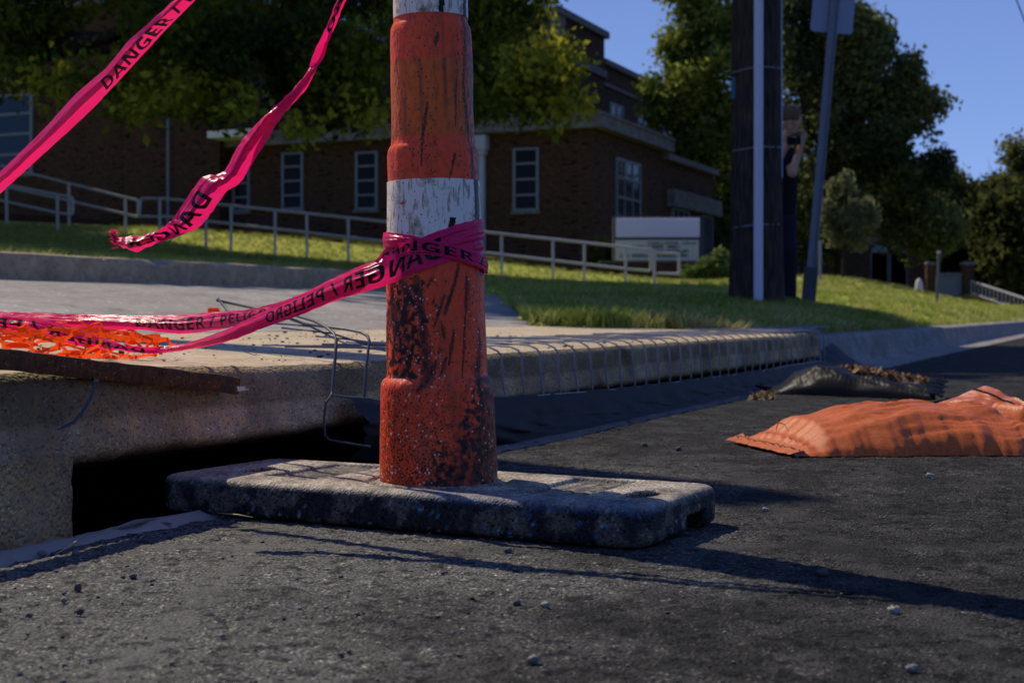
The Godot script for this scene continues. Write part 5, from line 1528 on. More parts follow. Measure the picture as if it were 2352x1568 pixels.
			d3[k * 3] = int(r * 255); d3[k * 3 + 1] = int(gg * 255); d3[k * 3 + 2] = int(bl * 255)
	var om := mat(Color.WHITE, 0.42); om.metallic_specular = 0.32
	om.albedo_texture = img_tex(W, H, d3)
	om.uv1_scale = Vector3(1, -1.0 / top, 1); om.uv1_offset = Vector3(0, 1, 0)
	om.heightmap_enabled = true; om.heightmap_texture = noise_tex(512, 0.05, 147, 5); om.heightmap_scale = 0.12
	var lean := Transform3D(Basis(Vector3(0, 0, 1), LEAN) * Basis(Vector3.UP, PI), Vector3(0, 0.045, 0))
	var place := func(mb: MB) -> MB:
		for k in mb.v.size():
			mb.v[k] = lean * mb.v[k]; mb.n[k] = lean.basis * mb.n[k]
		return mb
	var prof := []
	for k in TIER.size() - 1:
		var steps := 1 if TIER[k + 1][1] - TIER[k][1] < 0.02 else 8
		for j in steps: prof.append([lerpf(TIER[k][0], TIER[k + 1][0], float(j) / steps), lerpf(TIER[k][1], TIER[k + 1][1], float(j) / steps)])
	prof.append(TIER[-1])
	var mb := MB.new(); mb.lathe(prof, 96)
	var dn := noise(14.0, 148, 2)
	for k in mb.v.size():      # slight dents
		var p := mb.v[k]; mb.v[k] += mb.n[k] * dn.get_noise_3dv(p) * 0.0012
	obj("tube", place.call(mb), om, t)
	# reflective white bands, with a honeycomb weave and brown stains
	var w2 := 1024; var h2 := 256
	var s1 := noise_bytes(w2, h2, 0.008, 151, 5); var s2 := noise_bytes(w2, h2, 0.03, 152, 4); var s3 := noise_bytes(w2, h2, 0.25, 153, 1, FastNoiseLite.TYPE_CELLULAR)
	d3 = PackedByteArray(); d3.resize(w2 * h2 * 3)
	for y in h2:
		for x in w2:
			var k := y * w2 + x
			var r := 0.89; var gg := 0.865; var bl := 0.81
			var ax := fmod(x * 0.11 + y * 0.19, 1.0); var ay := fmod(x * 0.11 - y * 0.19 + 100.0, 1.0)
			if ax < 0.16 or ay < 0.16: r *= 0.90; gg *= 0.91; bl *= 0.93
			var st := clampf((s1[k] / 255.0 * 0.6 + s2[k] / 255.0 * 0.4 - 0.55) * 2.6, 0, 1)
			st = maxf(st, clampf((vert.get_noise_2d(x * 2.2, y * 0.5 + 300.0) - 0.16) * 3.0, 0, 1) * 0.6)
			r = lerpf(r, 0.36, st * 0.85); gg = lerpf(gg, 0.26, st * 0.85); bl = lerpf(bl, 0.13, st * 0.85)
			if s3[k] < 3: r *= 0.25; gg *= 0.25; bl *= 0.25
			var u := float(x) / w2
			if absf(u - 0.688) < 0.012 + s2[k] / 255.0 * 0.012: r *= 0.3; gg *= 0.3; bl *= 0.32
			if absf(u - 0.561 - (y - 60) * 0.00012) < 0.010 * s2[k] / 128.0 and y < 120: r *= 0.15; gg *= 0.15; bl *= 0.15
			d3[k * 3] = int(r * 255); d3[k * 3 + 1] = int(gg * 255); d3[k * 3 + 2] = int(bl * 255)
	var wm := mat(Color.WHITE, 0.35); wm.albedo_texture = img_tex(w2, h2, d3)
	for band in [[0.278, 0.366], [0.566, 0.666]]:
		mb = MB.new()
		var bp := [[tube_r(band[0]) - 0.0004, band[0] - 0.0002]]
		for k in 7: 
			var h: float = lerpf(band[0], band[1], k / 6.0)
			bp.append([tube_r(h) + 0.0009, h])
		bp.append([tube_r(band[1]) - 0.0004, band[1] + 0.0002])
		mb.lathe(bp, 96)
		for k in mb.uv.size(): mb.uv[k].y = clampf((mb.uv[k].y - band[0]) / (band[1] - band[0]), 0, 1)
		obj("reflective_band", place.call(mb), wm, t)
	# rubber base with panels, hand holes and end notches
	var bb := Body.new(Vector3(-0.365, -0.006, -0.148), Vector3(0.345, 0.058, 0.148), 0.004)
	var nb := noise(40.0, 161, 3); var nl := noise(9.0, 162, 3)
	for z in bb.dim.z:
		for y in bb.dim.y:
			for x in bb.dim.x:
				var p := bb.lo + Vector3(x, y, z) * bb.cell
				# plan: rounded rectangle; section: rounded
				var qx := absf(p.x + 0.011) - (0.3335 - 0.035); var qz := absf(p.z) - (0.125 - 0.035)
				var d2 := Vector2(maxf(qx, 0), maxf(qz, 0)).length() + minf(maxf(qx, qz), 0.0) - 0.035
				var rr := 0.010
				var q := Vector2(d2 + rr, absf(p.y - 0.0225) - 0.0225 + rr)
				var d := Vector2(maxf(q.x, 0), maxf(q.y, 0)).length() + minf(maxf(q.x, q.y), 0.0) - rr
				if d < 0.03 and d > -0.03:
					var axx := absf(p.x)
					# letter panels
					var pd := maxf(maxf(absf(axx - 0.181) - 0.040, absf(p.z + 0.02) - 0.082), 0.0395 - p.y)
					d = maxf(d, -pd)
					if axx > 0.15 and axx < 0.212 and absf(p.z + 0.02) < 0.07 and p.x > 0:      # worn raised lines in the right panel
						var ln := fmod((p.x - 0.15) * 48.0, 1.0)
						if ln < 0.55: d = minf(d, maxf(p.y - 0.0412, d2))
					# hand holes
					var hd := Vector2((axx - 0.272) / 0.018, (p.z - 0.005) / 0.036).length() - 1.0
					d = maxf(d, -maxf(hd * 0.018, 0.020 - p.y))
					# end notches and lifting slots
					d = maxf(d, -maxf(maxf(0.296 - axx, absf(p.z + 0.035) - 0.030), p.y - 0.019))
					# socket ring round the tube
					d = maxf(d, -maxf(absf(Vector2(p.x, p.z).length() - 0.083) - 0.0045, 0.040 - p.y))
					d += nb.get_noise_3dv(p) * 0.0005 + nl.get_noise_3dv(p) * 0.0005
				bb.val[(z * bb.dim.y + y) * bb.dim.x + x] = d
	mb = MB.new(); mb.has_c = true
	var speck := noise(300.0, 163, 1, FastNoiseLite.TYPE_CELLULAR); speck.cellular_return_type = FastNoiseLite.RETURN_CELL_VALUE
	nets(bb.lo, bb.dim, bb.cell, bb.val, mb, Color.WHITE, func(p):
		var dust := smoothstep(0.036, 0.045, p.y) * clampf(0.75 + nl.get_noise_2d(p.x * 1.5, p.z * 1.5) * 0.8, 0, 1)
		dust = maxf(dust, clampf(nl.get_noise_3dv(p * 2.0 + Vector3(9, 0, 0)) * 1.4 + 0.02, 0, 0.22))
		var c := Color(0.05, 0.05, 0.052).lerp(Color(0.74, 0.63, 0.48), dust)
		var bs := speck.get_noise_3dv(p)
		var blue: float = smoothstep(-0.02, 0.1, p.x) * smoothstep(0.03, 0.09, p.z)
		if bs > 0.93 and blue > 0.3 and p.y > 0.008: c = Color(0.12, 0.28, 0.55)
		elif bs > 0.92: c = Color(0.42, 0.42, 0.45)
		elif blue > 0.2 and p.y > 0.034: c = c.lerp(Color(0.03, 0.09, 0.22), 0.4 * blue)
		return c)
	var rm := tri_mat(mottle(256, Color(0.80, 0.80, 0.80), Color(0.62, 0.62, 0.62), Color(0.5, 0.5, 0.5), 0.05, 0.1, 165, 0.06, 0.06), 5.0, 0.6, noise_tex(256, 0.2, 166, 3), 0.15, true)
	rm.uv1_world_triplanar = false
	var ro := obj("rubber_base", mb, rm, t)
	ro.transform = Transform3D(Basis(Vector3(0.885, 0, 0.466).normalized(), Vector3.UP, Vector3(-0.466, 0, 0.885).normalized()), Vector3(0, 0.0015, 0))

# ---------------------------------------------------------------- tapes
func tape_material() -> StandardMaterial3D:
	var w := 1024; var h := 96
	var tw := 590
	var mk0 := text_mask("DANGER / PELIGRO", tw, h, 0.20)
	var mk := PackedByteArray(); mk.resize(w * h)
	for y in h:
		for x in tw: mk[y * w + x] = mk0[y * tw + x]
	var nz := noise_bytes(w, h, 0.02, 171, 4); var n2 := noise_bytes(w, h, 0.2, 172, 2)
	var d := PackedByteArray(); d.resize(w * h * 3)
	for k in w * h:
		var t := nz[k] / 255.0
		var c := Color(0.955, 0.10, 0.42).lerp(Color(0.93, 0.16, 0.48), t)
		if mk[k] and n2[k] > 40: c = Color(0.06, 0.03, 0.05)
		d[k * 3] = int(c.r * 255); d[k * 3 + 1] = int(c.g * 255); d[k * 3 + 2] = int(c.b * 255)
	var m := mat(Color.WHITE, 0.28)
	m.metallic_specular = 0.42
	m.albedo_texture = img_tex(w, h, d)
	m.backlight_enabled = true; m.backlight = Color(0.95, 0.95, 0.95)
	m.heightmap_enabled = true; m.heightmap_texture = noise_tex(256, 0.015, 173, 4); m.heightmap_scale = 0.25
	return m

func ribbon(parent: Node3D, called: String, sec: Array, mtl, mirror := false, u0 := 0.0, wrinkle := 0.0025, sd := 1, flip_v := false, per := 10, vpow := 1.0, turn := true):
	# sec: [top, crease, bottom] points in the world; smooth along, folded across
	var o := parent.position
	var rows := []; var us := []
	var len := 0.0
	var nz := noise(22.0, sd, 3); var nl := noise(60.0, sd + 1, 2)
	var last := Vector3.ZERO
	var n := sec.size()
	for k in n - 1:
		for j in (per if k < n - 2 else per + 1):
			var u := float(j) / per
			var p3 := []
			for e in 3:
				var a: Vector3 = sec[maxi(k - 1, 0)][e]; var b: Vector3 = sec[k][e]; var c: Vector3 = sec[k + 1][e]; var d: Vector3 = sec[mini(k + 2, n - 1)][e]
				p3.append(b.cubic_interpolate(c, a, d, u))
			if rows.size() > 0: len += p3[1].distance_to(last)
			last = p3[1]
			us.append(len)
			var nn: Vector3 = (p3[2] - p3[0]).normalized()
			var row := []
			for m in 13:
				var v := m / 12.0
				var p: Vector3 = p3[0].lerp(p3[1], v * 2.0) if v <= 0.5 else p3[1].lerp(p3[2], v * 2.0 - 1.0)
				# soften the crease, then crumple
				var off := nz.get_noise_2d(len * 0.9, v * 0.05) * wrinkle + nl.get_noise_2d(len, v * 0.06) * wrinkle * 0.5
				p += Vector3(0.1, 0.25, 1.0).normalized() * off * (0.4 + 0.6 * sin(v * PI)) + Vector3(0, nl.get_noise_2d(len * 1.2, 5.0 + v * 0.01) * wrinkle * 0.35, 0)
				row.append(p - o)
			rows.append(row)
	var mb := MB.new()
	mb.sheet(rows, func(a, b):
		var v: float = b / 12.0
		v = pow(v, vpow)
		return Vector2(u0 + us[a] / 0.60 * (-1.0 if mirror else 1.0), 1.0 - v if flip_v else v), null, false, turn)
	return obj(called, mb, mtl, parent)

func sec_px(x0, y0, x1, y1, z, fold := 0.0, lift := 0.5):
	var a := P(x0, y0, z); var b := P(x1, y1, z)
	var m := a.lerp(b, lift) + Vector3(0, 0, fold)
	return [a, m, b]

func ring_sec(phi_deg: float, h: float, w: float, off := 0.0022):
	var phi := deg_to_rad(phi_deg)
	return [on_tube(phi, h + w / 2, off), on_tube(phi, h, off + 0.0012), on_tube(phi, h - w / 2, off)]

func tapes():
	var m := tape_material()
	# tape stretched from the lower left edge up to the top of the post
	var a := thing("danger_tape", "pink danger tape stretched diagonally across the upper left with black lettering", "tape", P(200, 240, 1.9), "pink danger tapes tied to the post")
	ribbon(a, "strip", [sec_px(-150, 520, -120, 560, 2.12, 0.01), sec_px(-60, 448, -38, 480, 2.08, 0.01), sec_px(0, 393, 22, 424, 2.04, 0.012), sec_px(94, 302, 116, 338, 2.0, 0.014), sec_px(175, 214, 199, 262, 1.95, 0.016), sec_px(242, 156, 262, 196, 1.92, 0.016), sec_px(292, 96, 331, 122, 1.89, 0.016), sec_px(326, 66, 386, 62, 1.86, 0.014), sec_px(398, 0, 446, 2, 1.83, 0.014), sec_px(470, -74, 516, -74, 1.81, 0.012), sec_px(700, -290, 735, -280, 1.78, 0.01), sec_px(945, -500, 965, -480, 1.75, 0.006)], m, false, 0.33, 0.0022, 181, false, 10, 2.2)
	# torn tape end blown out from the top of the post
	var b := thing("danger_tape", "twisted pink danger tape with a frayed torn end blowing left of the post", "tape", P(500, 400, 1.72), "pink danger tapes tied to the post")
	var sb := [sec_px(958, -330, 976, -320, 1.74, 0.004), sec_px(860, -170, 882, -160, 1.73, 0.006), sec_px(774, 0, 795, 0, 1.72, 0.008), sec_px(757, 43, 776, 48, 1.72, 0.01), sec_px(736, 88, 754, 96, 1.72, -0.008), sec_px(717, 130, 744, 130, 1.715, -0.012), sec_px(701, 170, 727, 158, 1.71, 0.006), sec_px(659, 218, 700, 208, 1.705, 0.014), sec_px(622, 252, 662, 248, 1.70, 0.016), sec_px(572, 302, 634, 286, 1.70, 0.020), sec_px(541, 344, 588, 362, 1.70, 0.018),
		sec_px(511, 396, 556, 412, 1.70, 0.014), sec_px(466, 406, 520, 440, 1.70, 0.018), sec_px(425, 460, 482, 492, 1.70, 0.016), sec_px(394, 504, 450, 526, 1.70, 0.012), sec_px(369, 526, 386, 550, 1.70, -0.012), sec_px(335, 539, 346, 563, 1.70, 0.018), sec_px(304, 543, 314, 577, 1.70, 0.016), sec_px(273, 546, 283, 569, 1.70, 0.012), sec_px(258, 533, 266, 556, 1.70, 0.006), sec_px(250, 530, 254, 545, 1.70, 0.002)]
	ribbon(b, "strip", sb, m, false, 0.15, 0.005, 183, false, 12, 1.0, false)
	var g := RandomNumberGenerator.new(); g.seed = 191
	var fr := MB.new()
	for k in 16:
		var y := lerpf(528, 566, k / 15.0)
		var p0 := P(266 + g.randf_range(-6, 6), y + 1, 1.70) - b.position
		var tip := P(248 + g.randf_range(-4, 10), y - g.randf_range(-6, 14), 1.70 + g.randf_range(-0.01, 0.01)) - b.position
		var w := Vector3(0, 0.0012, 0.0004)
		fr.tri_face(p0 + w, tip, p0 - w)
	obj("frayed_end", fr, m, b)
	# the strand wound round the post and running off to the left, double
	var c := thing("danger_tape", "pink danger tape wound round the orange post, its two strands sagging to the left edge", "tape", P(800, 650, 1.75), "pink danger tapes tied to the post")
	var f := [sec_px(-160, 700, -160, 740, 2.06, 0.01), sec_px(0, 722, 0, 757, 2.05, 0.012), sec_px(87, 730, 87, 768, 2.05, 0.014), sec_px(182, 757, 182, 795, 2.05, 0.014), sec_px(262, 785, 266, 804, 2.04, 0.01), sec_px(326, 797, 330, 811, 2.03, -0.006), sec_px(380, 794, 384, 810, 2.02, 0.006), sec_px(433, 786, 435, 802, 2.0, 0.010), sec_px(524, 754, 526, 783, 1.95, 0.012), sec_px(616, 709, 618, 748, 1.88, 0.014), sec_px(690, 676, 694, 722, 1.81, 0.016), sec_px(775, 634, 778, 688, 1.755, 0.016), sec_px(840, 605, 846, 668, 1.715, 0.012),
		ring_sec(-46, 0.262, 0.036), ring_sec(-22, 0.272, 0.038), ring_sec(0, 0.280, 0.040), ring_sec(30, 0.290, 0.041), ring_sec(60, 0.297, 0.041), ring_sec(90, 0.300, 0.040), ring_sec(130, 0.300, 0.036), ring_sec(180, 0.298, 0.03), ring_sec(225, 0.297, 0.022), ring_sec(262, 0.298, 0.020, 0.003)]
	ribbon(c, "lower_strand", f, m, true, 1.55, 0.0022, 185)
	var f2 := [sec_px(-160, 706, -160, 735, 2.2, 0.01), sec_px(0, 715, 0, 742, 2.2, 0.01), sec_px(91, 718, 91, 752, 2.2, 0.012), sec_px(205, 722, 205, 758, 2.19, 0.012), sec_px(319, 725, 319, 757, 2.16, 0.014), sec_px(410, 723, 410, 766, 2.12, 0.014), sec_px(502, 715, 502, 757, 2.06, 0.012), sec_px(570, 710, 570, 740, 2.0, 0.01), sec_px(638, 694, 640, 724, 1.94, 0.008), sec_px(700, 672, 703, 702, 1.87, 0.008), sec_px(780, 642, 784, 672, 1.80, 0.006), sec_px(846, 612, 852, 640, 1.745, 0.004),
		ring_sec(-62, 0.278, 0.026, 0.0012), ring_sec(-30, 0.287, 0.024, 0.0042), ring_sec(0, 0.283, 0.018, 0.0046), ring_sec(30, 0.276, 0.018, 0.005), ring_sec(62, 0.268, 0.020, 0.005), ring_sec(95, 0.264, 0.022, 0.004), ring_sec(140, 0.270, 0.024, 0.006), ring_sec(180, 0.280, 0.026, 0.006), ring_sec(230, 0.292, 0.022, 0.005), ring_sec(275, 0.296, 0.018, 0.005), ring_sec(310, 0.294, 0.018, 0.0055), ring_sec(340, 0.290, 0.016, 0.006)]
	ribbon(c, "upper_strand", f2, m, false, 0.45, 0.0022, 187)

# ---------------------------------------------------------------- orange barrier net
func barrier_net():
	var o := P(120, 790, 2.15)
	var t := thing("barrier_net", "crumpled roll of orange plastic barrier net lying on the slab behind the steel angle", "barrier net", o)
	var m := mat(lin(0.86, 0.105, 0.016), 0.5); m.specular_mode = BaseMaterial3D.SPECULAR_DISABLED
	m.backlight_enabled = true; m.backlight = lin(0.80, 0.095, 0.016)
	var nz := noise(5.0, 211, 3)
	# a flattened roll: axis runs left along the slab, sheet winds round it
	var surf := func(u: float, v: float) -> Vector3:      # u along the axis (m), v round the roll (0..1 a turn, goes past 1)
		var a := v * TAU
		var k := 1.0 - 0.16 * floorf(v) - 0.1 * fmod(v, 1.0)
		var taper := 1.0 - 0.35 * smoothstep(0.16, 0.0, u)
		var ry := 0.027 * k * taper; var rz := 0.125 * k * taper
		var s := 1.86 - u * 0.94; var tt := 1.46 + u * 0.03
		var h := slab_h(tt) + 0.004 + ry + sin(a) * ry * (1.0 + nz.get_noise_2d(u * 2.0, v * 2.0) * 0.5)
		var off := cos(a) * rz + nz.get_noise_2d(u * 3.0 + 7.0, v * 0.5) * 0.02
		return S(s + nz.get_noise_2d(v * 0.8, u * 2.0) * 0.02 + off * 0.1, tt + off, maxf(h, slab_h(tt + off) + 0.003))
	var strands := MB.new()
	var du := 0.040; var nv := 6
	var strip := func(pts: Array, w0: float, w1: float):
		for k in pts.size() - 1:
			var a: Vector3 = pts[k]; var b: Vector3 = pts[k + 1]
			var d: Vector3 = (b - a).normalized()
			var up := (a - S(s_of(a), 1.47, slab_h(1.46) + 0.028)).normalized()
			var sd := d.cross(up).normalized()
			var wa := lerpf(w0, w1, absf(2.0 * k / (pts.size() - 1) - 1.0)); var wb := lerpf(w0, w1, absf(2.0 * (k + 1) / (pts.size() - 1) - 1.0))
			strands.face(a - sd * wa - o, b - sd * wb - o, b + sd * wb - o, a + sd * wa - o)
	for iu in 40:
		for iv in int(nv * 1.5):
			var u0 := iu * du; var v0 := (iv + (0.5 if iu % 2 else 0.0)) / nv
			# oval mesh: each cell has two curved ribs to the next row
			for sgn in [-1, 1]:
				var pts := []
				for k in 8:
					var f := k / 7.0
					pts.append(surf.call(u0 + du * f, v0 + sgn * 0.5 / nv * (f * f * (3 - 2 * f))))
				strip.call(pts, 0.0019, 0.0040)
	tag(obj("net_strands", strands, m, t), "", "", "", "stuff")
	var cl := thing("net_clip", "small orange net clip lying on the ramp behind the pink tape", "clip", P(490, 713, 4.2))
	var mb := MB.new(); mb.bevel_box(Vector3(0, 0.0, 0), Vector3(0.030, 0.016, 0.03), 0.003); obj("clip_body", mb, m, cl)

# ---------------------------------------------------------------- steel angle and cable tie
func steel_and_tie():
	var a := P(-420, 752, 1.36); var b := P(546, 867, 1.955)
	var o := a.lerp(b, 0.5)
	var t := thing("steel_angle", "rusty brown steel angle bar laid along the slab edge under the orange net", "steel bar", o)
	var d := (b - a).normalized(); var up := (Vector3.UP - d * d.y).normalized(); var out := d.cross(up)
	if out.z < 0: out = -out
	var rust := tri_mat(mottle(256, Color(0.36, 0.27, 0.19), Color(0.27, 0.215, 0.17), Color(0.42, 0.27, 0.15), 0.03, 0.05, 221, 0.06, 0.03), 6.0, 0.6, noise_tex(256, 0.05, 222), 0.012)
	rust.metallic = 0.35
	var nz := noise(9.0, 223, 3)
	var rows := []
	var n := 60
	for k in n + 1:
		var u := k / float(n)
		var p := a.lerp(b, u) - o
		var sag := nz.get_noise_1d(u * 0.7) * 0.002
		var w := 0.0225
		var cut := smoothstep(0.985, 1.0, u) * 0.004
		var row := []
		# web in front, flange running back on top
		for q in [[0.0, -0.035], [0.0015, -0.004], [0.003, -0.0006], [0.0035, 0.0], [0.0042, -0.001], [0.0042, -w * 0.5], [0.0042, -w + cut], [0.001, -w - 0.0004], [0.0, -w + 0.001], [0.0, -0.005], [-0.002, -0.0042], [-0.034, -0.0040], [-0.034, 0.0], [0.0005, 0.0008], [0.003, 0.0001]].slice(3):
			row.append(p + out * q[0] + up * (q[1] + sag))
		rows.append(row)
	var mb := MB.new(); mb.sheet(rows, null, null, true, true)
	obj("angle_bar", mb, rust, t)
	mb = MB.new()
	var e := P(556, 892, 1.93) - o
	mb.tri_face(e + Vector3(-0.008, 0.003, 0), e + Vector3(0.010, -0.001, 0), e + Vector3(-0.005, -0.004, 0.002))
	mb.tri_face(e + Vector3(-0.008, 0.003, 0), e + Vector3(-0.005, -0.004, 0.002), e + Vector3(0.004, 0.002, -0.004))
	obj("bright_chip", mb, mat(lin(0.7, 0.62, 0.5), 0.6), t)
	# cable tie
	var ct := P(206, 850, 1.70)
	var c := thing("cable_tie", "black cable tie looped round the rusty steel bar, its long tail hanging down", "cable tie", ct)
	var tm := mat(lin(0.05, 0.05, 0.055), 0.22); tm.metallic_specular = 0.35
	var q := func(x, y, z): return P(x, y, z) - ct
	mb = MB.new()
	mb.pipe([q.call(201, 826, 1.80), q.call(204, 826, 1.75), q.call(201, 829, 1.735), q.call(200, 845, 1.73), q.call(203, 862, 1.72), q.call(212, 871, 1.69), q.call(216, 873, 1.70), q.call(214, 868, 1.75)], 0.0022, 6)
	obj("loop", mb, tm, c)
	mb = MB.new(); mb.bevel_box(q.call(219, 877, 1.668), Vector3(0.0062, 0.0042, 0.005), 0.0008); obj("tie_head", mb, tm, c)
	var rowsT := []
	var path := [q.call(219, 880, 1.664), q.call(213, 900, 1.655), q.call(204, 920, 1.648), q.call(194, 937, 1.642), q.call(184, 950, 1.638), q.call(174, 962, 1.634), q.call(165, 971, 1.631), q.call(148, 979, 1.628), q.call(129, 987, 1.625)]
	for k in path.size():
		var w := lerpf(0.0019, 0.0003, smoothstep(0.85, 1.0, k / 8.0))
		var dd: Vector3 = (path[mini(k + 1, 8)] - path[maxi(k - 1, 0)]).normalized()
		var sd := dd.cross(Vector3(0.25, 0.3, 0.9).normalized()).normalized()
		var nn := sd.cross(dd)
		rowsT.append([path[k] - sd * w - nn * 0.0005, path[k] + sd * w - nn * 0.0005, path[k] + sd * w + nn * 0.0005, path[k] - sd * w + nn * 0.0005])
	mb = MB.new(); mb.sheet(rowsT, null, null, true); obj("tail", mb, tm, c)

# ---------------------------------------------------------------- sandbags
func woven(c: Color, sd: int, rough: float) -> StandardMaterial3D:
	var w := 256
	var d := PackedByteArray(); d.resize(w * w); var nz := noise_bytes(w, w, 0.03, sd, 4)
	for y in w:
		for x in w:
			var a := 0.5 + 0.5 * sin(TAU * x / 8.0); var b := 0.5 + 0.5 * sin(TAU * y / 8.0)
			d[y * w + x] = int(clampf((a * 0.5 + b * 0.5) * 120 + nz[y * w + x] * 0.5, 0, 255))
	var m := mat(Color.WHITE, rough); m.metallic_specular = 0.34
	m.albedo_texture = mottle(256, c, c.darkened(0.12), c.darkened(0.3), 0.02, 0.06, sd + 1, 0.02, 0.0)
	m.uv1_scale = Vector3(14, 9, 1)
	m.heightmap_enabled = true; m.heightmap_texture = img_tex(w, w, d, Image.FORMAT_L8); m.heightmap_scale = 0.025
	return m

func sandbags():
	var om := woven(lin(0.54, 0.125, 0.03), 231, 0.42)
	om.metallic_specular = 0.27
	om.backlight_enabled = true; om.backlight = Color(0.3, 0.3, 0.3)
	var ctr := P(2020, 1030, 2.62); ctr.y = 0
	var t := thing("orange_sandbag", "orange woven sandbag lying flat on the asphalt with its open end flung back", "sandbag", ctr)
	var nz := noise(9.0, 241, 4); var nf := noise(30.0, 242, 3)
	var hk := [[0.0, 0.006], [0.05, 0.026], [0.13, 0.058], [0.28, 0.077], [0.45, 0.081], [0.58, 0.074], [0.72, 0.056], [0.88, 0.046], [1.0, 0.040]]
	var rows := []
	var nu := 130; var nv := 56
	for a in nu + 1:
		var u := a / float(nu)
		var hm := 0.0
		for k in hk.size() - 1:
			if u >= hk[k][0] and u <= hk[k + 1][0]:
				var f: float = (u - hk[k][0]) / (hk[k + 1][0] - hk[k][0]); f = f * f * (3 - 2 * f)
				hm = lerpf(hk[k][1], hk[k + 1][1], f)
		var row := []
		for b in nv:
			var ang := lerpf(-1.0, 1.0, b / float(nv - 1))     # -1 near edge, 1 far edge
			var near := Vector3(lerpf(0.503, 1.06, u), 0, -(2.475 + 0.03 * u)); var far := Vector3(lerpf(0.436, 1.12, u), 0, -(2.76 + 0.06 * u))
			var side := signf(ang) * pow(absf(ang), 0.8)
			var p := near.lerp(far, side * 0.5 + 0.5)
			var belly := pow(maxf(0.0, 1.0 - pow(absf(ang), 3.0)), 0.5) if ang > 0.0 else lerpf(1.0 - pow(absf(ang), 1.7), pow(maxf(0.0, 1.0 - pow(absf(ang), 3.0)), 0.5), 0.45)
			var h := hm * belly
			# folds: gathered ribs at the sewn end, long creases toward the slack end
			var rib := sin(ang * 31.0 + nz.get_noise_1d(u * 0.5) * 2.0) * 0.0022 * smoothstep(0.0, 0.05, u) * smoothstep(0.26, 0.06, u)
			var fold := nz.get_noise_2d((u * 0.42 + ang * 0.16) * 0.26, (ang * 0.52 - u * 0.50) * 0.52) * 0.013 * smoothstep(0.08, 0.4, u)
			fold += nf.get_noise_2d(u * 0.06, (ang - u * 0.9) * 0.11) * 0.003 * smoothstep(0.1, 0.4, u)
			fold += (0.22 - absf(nf.get_noise_2d(u * 0.05 + 3.0, ang * 0.13 - u * 0.06))) * 0.008 * smoothstep(0.12, 0.4, u)
			fold += (0.2 - absf(nz.get_noise_2d(u * 0.22 + ang * 0.10, ang * 0.34 + u * 0.10))) * 0.009 * smoothstep(0.1, 0.3, u)
			var cr := ang - lerpf(0.55, -0.95, smoothstep(0.50, 1.0, u))
			var crease := -0.050 * exp(-pow(cr / 0.12, 2.0)) * smoothstep(0.46, 0.58, u) + 0.020 * exp(-pow((cr - 0.26) / 0.15, 2.0)) * smoothstep(0.46, 0.60, u) + 0.012 * exp(-pow((cr + 0.30) / 0.18, 2.0)) * smoothstep(0.5, 0.66, u)
			h = maxf(0.0025 + 0.002 * absf(nf.get_noise_2d(u * 3, ang)), h + (rib + fold + crease) * belly)
			if b == 0 or b == nv - 1: h = 0.0015
			var wob := nz.get_noise_2d(u * 0.8, signf(ang) * 5.0) * 0.018 * absf(ang)
			row.append(p + Vector3(wob * 0.3, h, wob) - ctr)
		rows.append(row)
	var mb := MB.new(); mb.sheet(rows)
	# underside
	var fl := []
	for a in range(0, nu + 1, 5): fl.append([Vector3(rows[a][0].x, 0.0008, rows[a][0].z), Vector3(rows[a][nv - 1].x, 0.0008, rows[a][nv - 1].z)])
	mb.sheet(fl)
	obj("bag", mb, om, t)
	# gathered hem at the sewn end
	rows = []
	for k in 50:
		var v := k / 49.0
		var p := Vector3(0.503, 0.004, -2.475).lerp(Vector3(0.436, 0.004, -2.76), v)
		var wv := sin(v * 46.0 + sin(v * 17.0) * 2.0) * 0.0022 + nz.get_noise_1d(v * 3.0) * 0.006
		rows.append([p + Vector3(0.012, 0.012 + wv, 0) - ctr, p + Vector3(0.001, 0.007 + wv, 0) - ctr, p + Vector3(-0.012 - wv, 0.004 + wv * 0.5, 0.003) - ctr, p + Vector3(-0.020 - wv, 0.0015, 0.005) - ctr])
	mb = MB.new(); mb.sheet(rows); obj("sewn_hem", mb, om, t)
	mb = MB.new()
	var st := []
	for k in 26:
		var v := k / 25.0
		st.append(Vector3(0.503, 0.004, -2.475).lerp(Vector3(0.436, 0.004, -2.76), v) + Vector3(-0.002 + sin(v * 46.0) * 0.0006, 0.0095 + nz.get_noise_1d(v * 3.0) * 0.006, 0) - ctr)
	mb.pipe(st, 0.0009, 5); obj("stitching", mb, mat(lin(0.16, 0.06, 0.03), 0.9), t)
	mb = MB.new(); mb.pipe([P(1783, 988, 2.62) - ctr, P(1788, 970, 2.62) - ctr, P(1783, 955, 2.63) - ctr, P(1790, 945, 2.63) - ctr], 0.0009, 4); mb.pipe([P(1788, 970, 2.6) - ctr, P(1802, 974, 2.58) - ctr, P(1812, 990, 2.56) - ctr], 0.0009, 4)
	obj("loose_thread", mb, mat(lin(0.25, 0.06, 0.02), 0.9), t)
	# the slack open end, folded back and standing up
	rows = []
	var c00 := P(2065, 960, 2.77); var c01 := P(2262, 884, 2.80); var c10 := P(2330, 1040, 2.52); var c11 := P(2450, 1010, 2.62)
	for a in 40:
		var u := a / 39.0
		var row := []
		for b in 40:
			var v := b / 39.0
			var p := c00.lerp(c10, u).lerp(c01.lerp(c11, u), v)
			var f := nz.get_noise_2d(u * 0.20, v * 0.10) * 0.013 + (0.25 - absf(nf.get_noise_2d(u * 0.10 + v * 0.05, v * 0.07 - u * 0.05))) * 0.014
			p += Vector3(-0.35, 0.6, 0.6).normalized() * f * (0.3 + 0.7 * sin(u * PI)) + Vector3(0, 0.016, 0.02) * sin(u * PI)
			row.append(p - ctr)
		rows.append(row)
	mb = MB.new(); mb.sheet(rows)
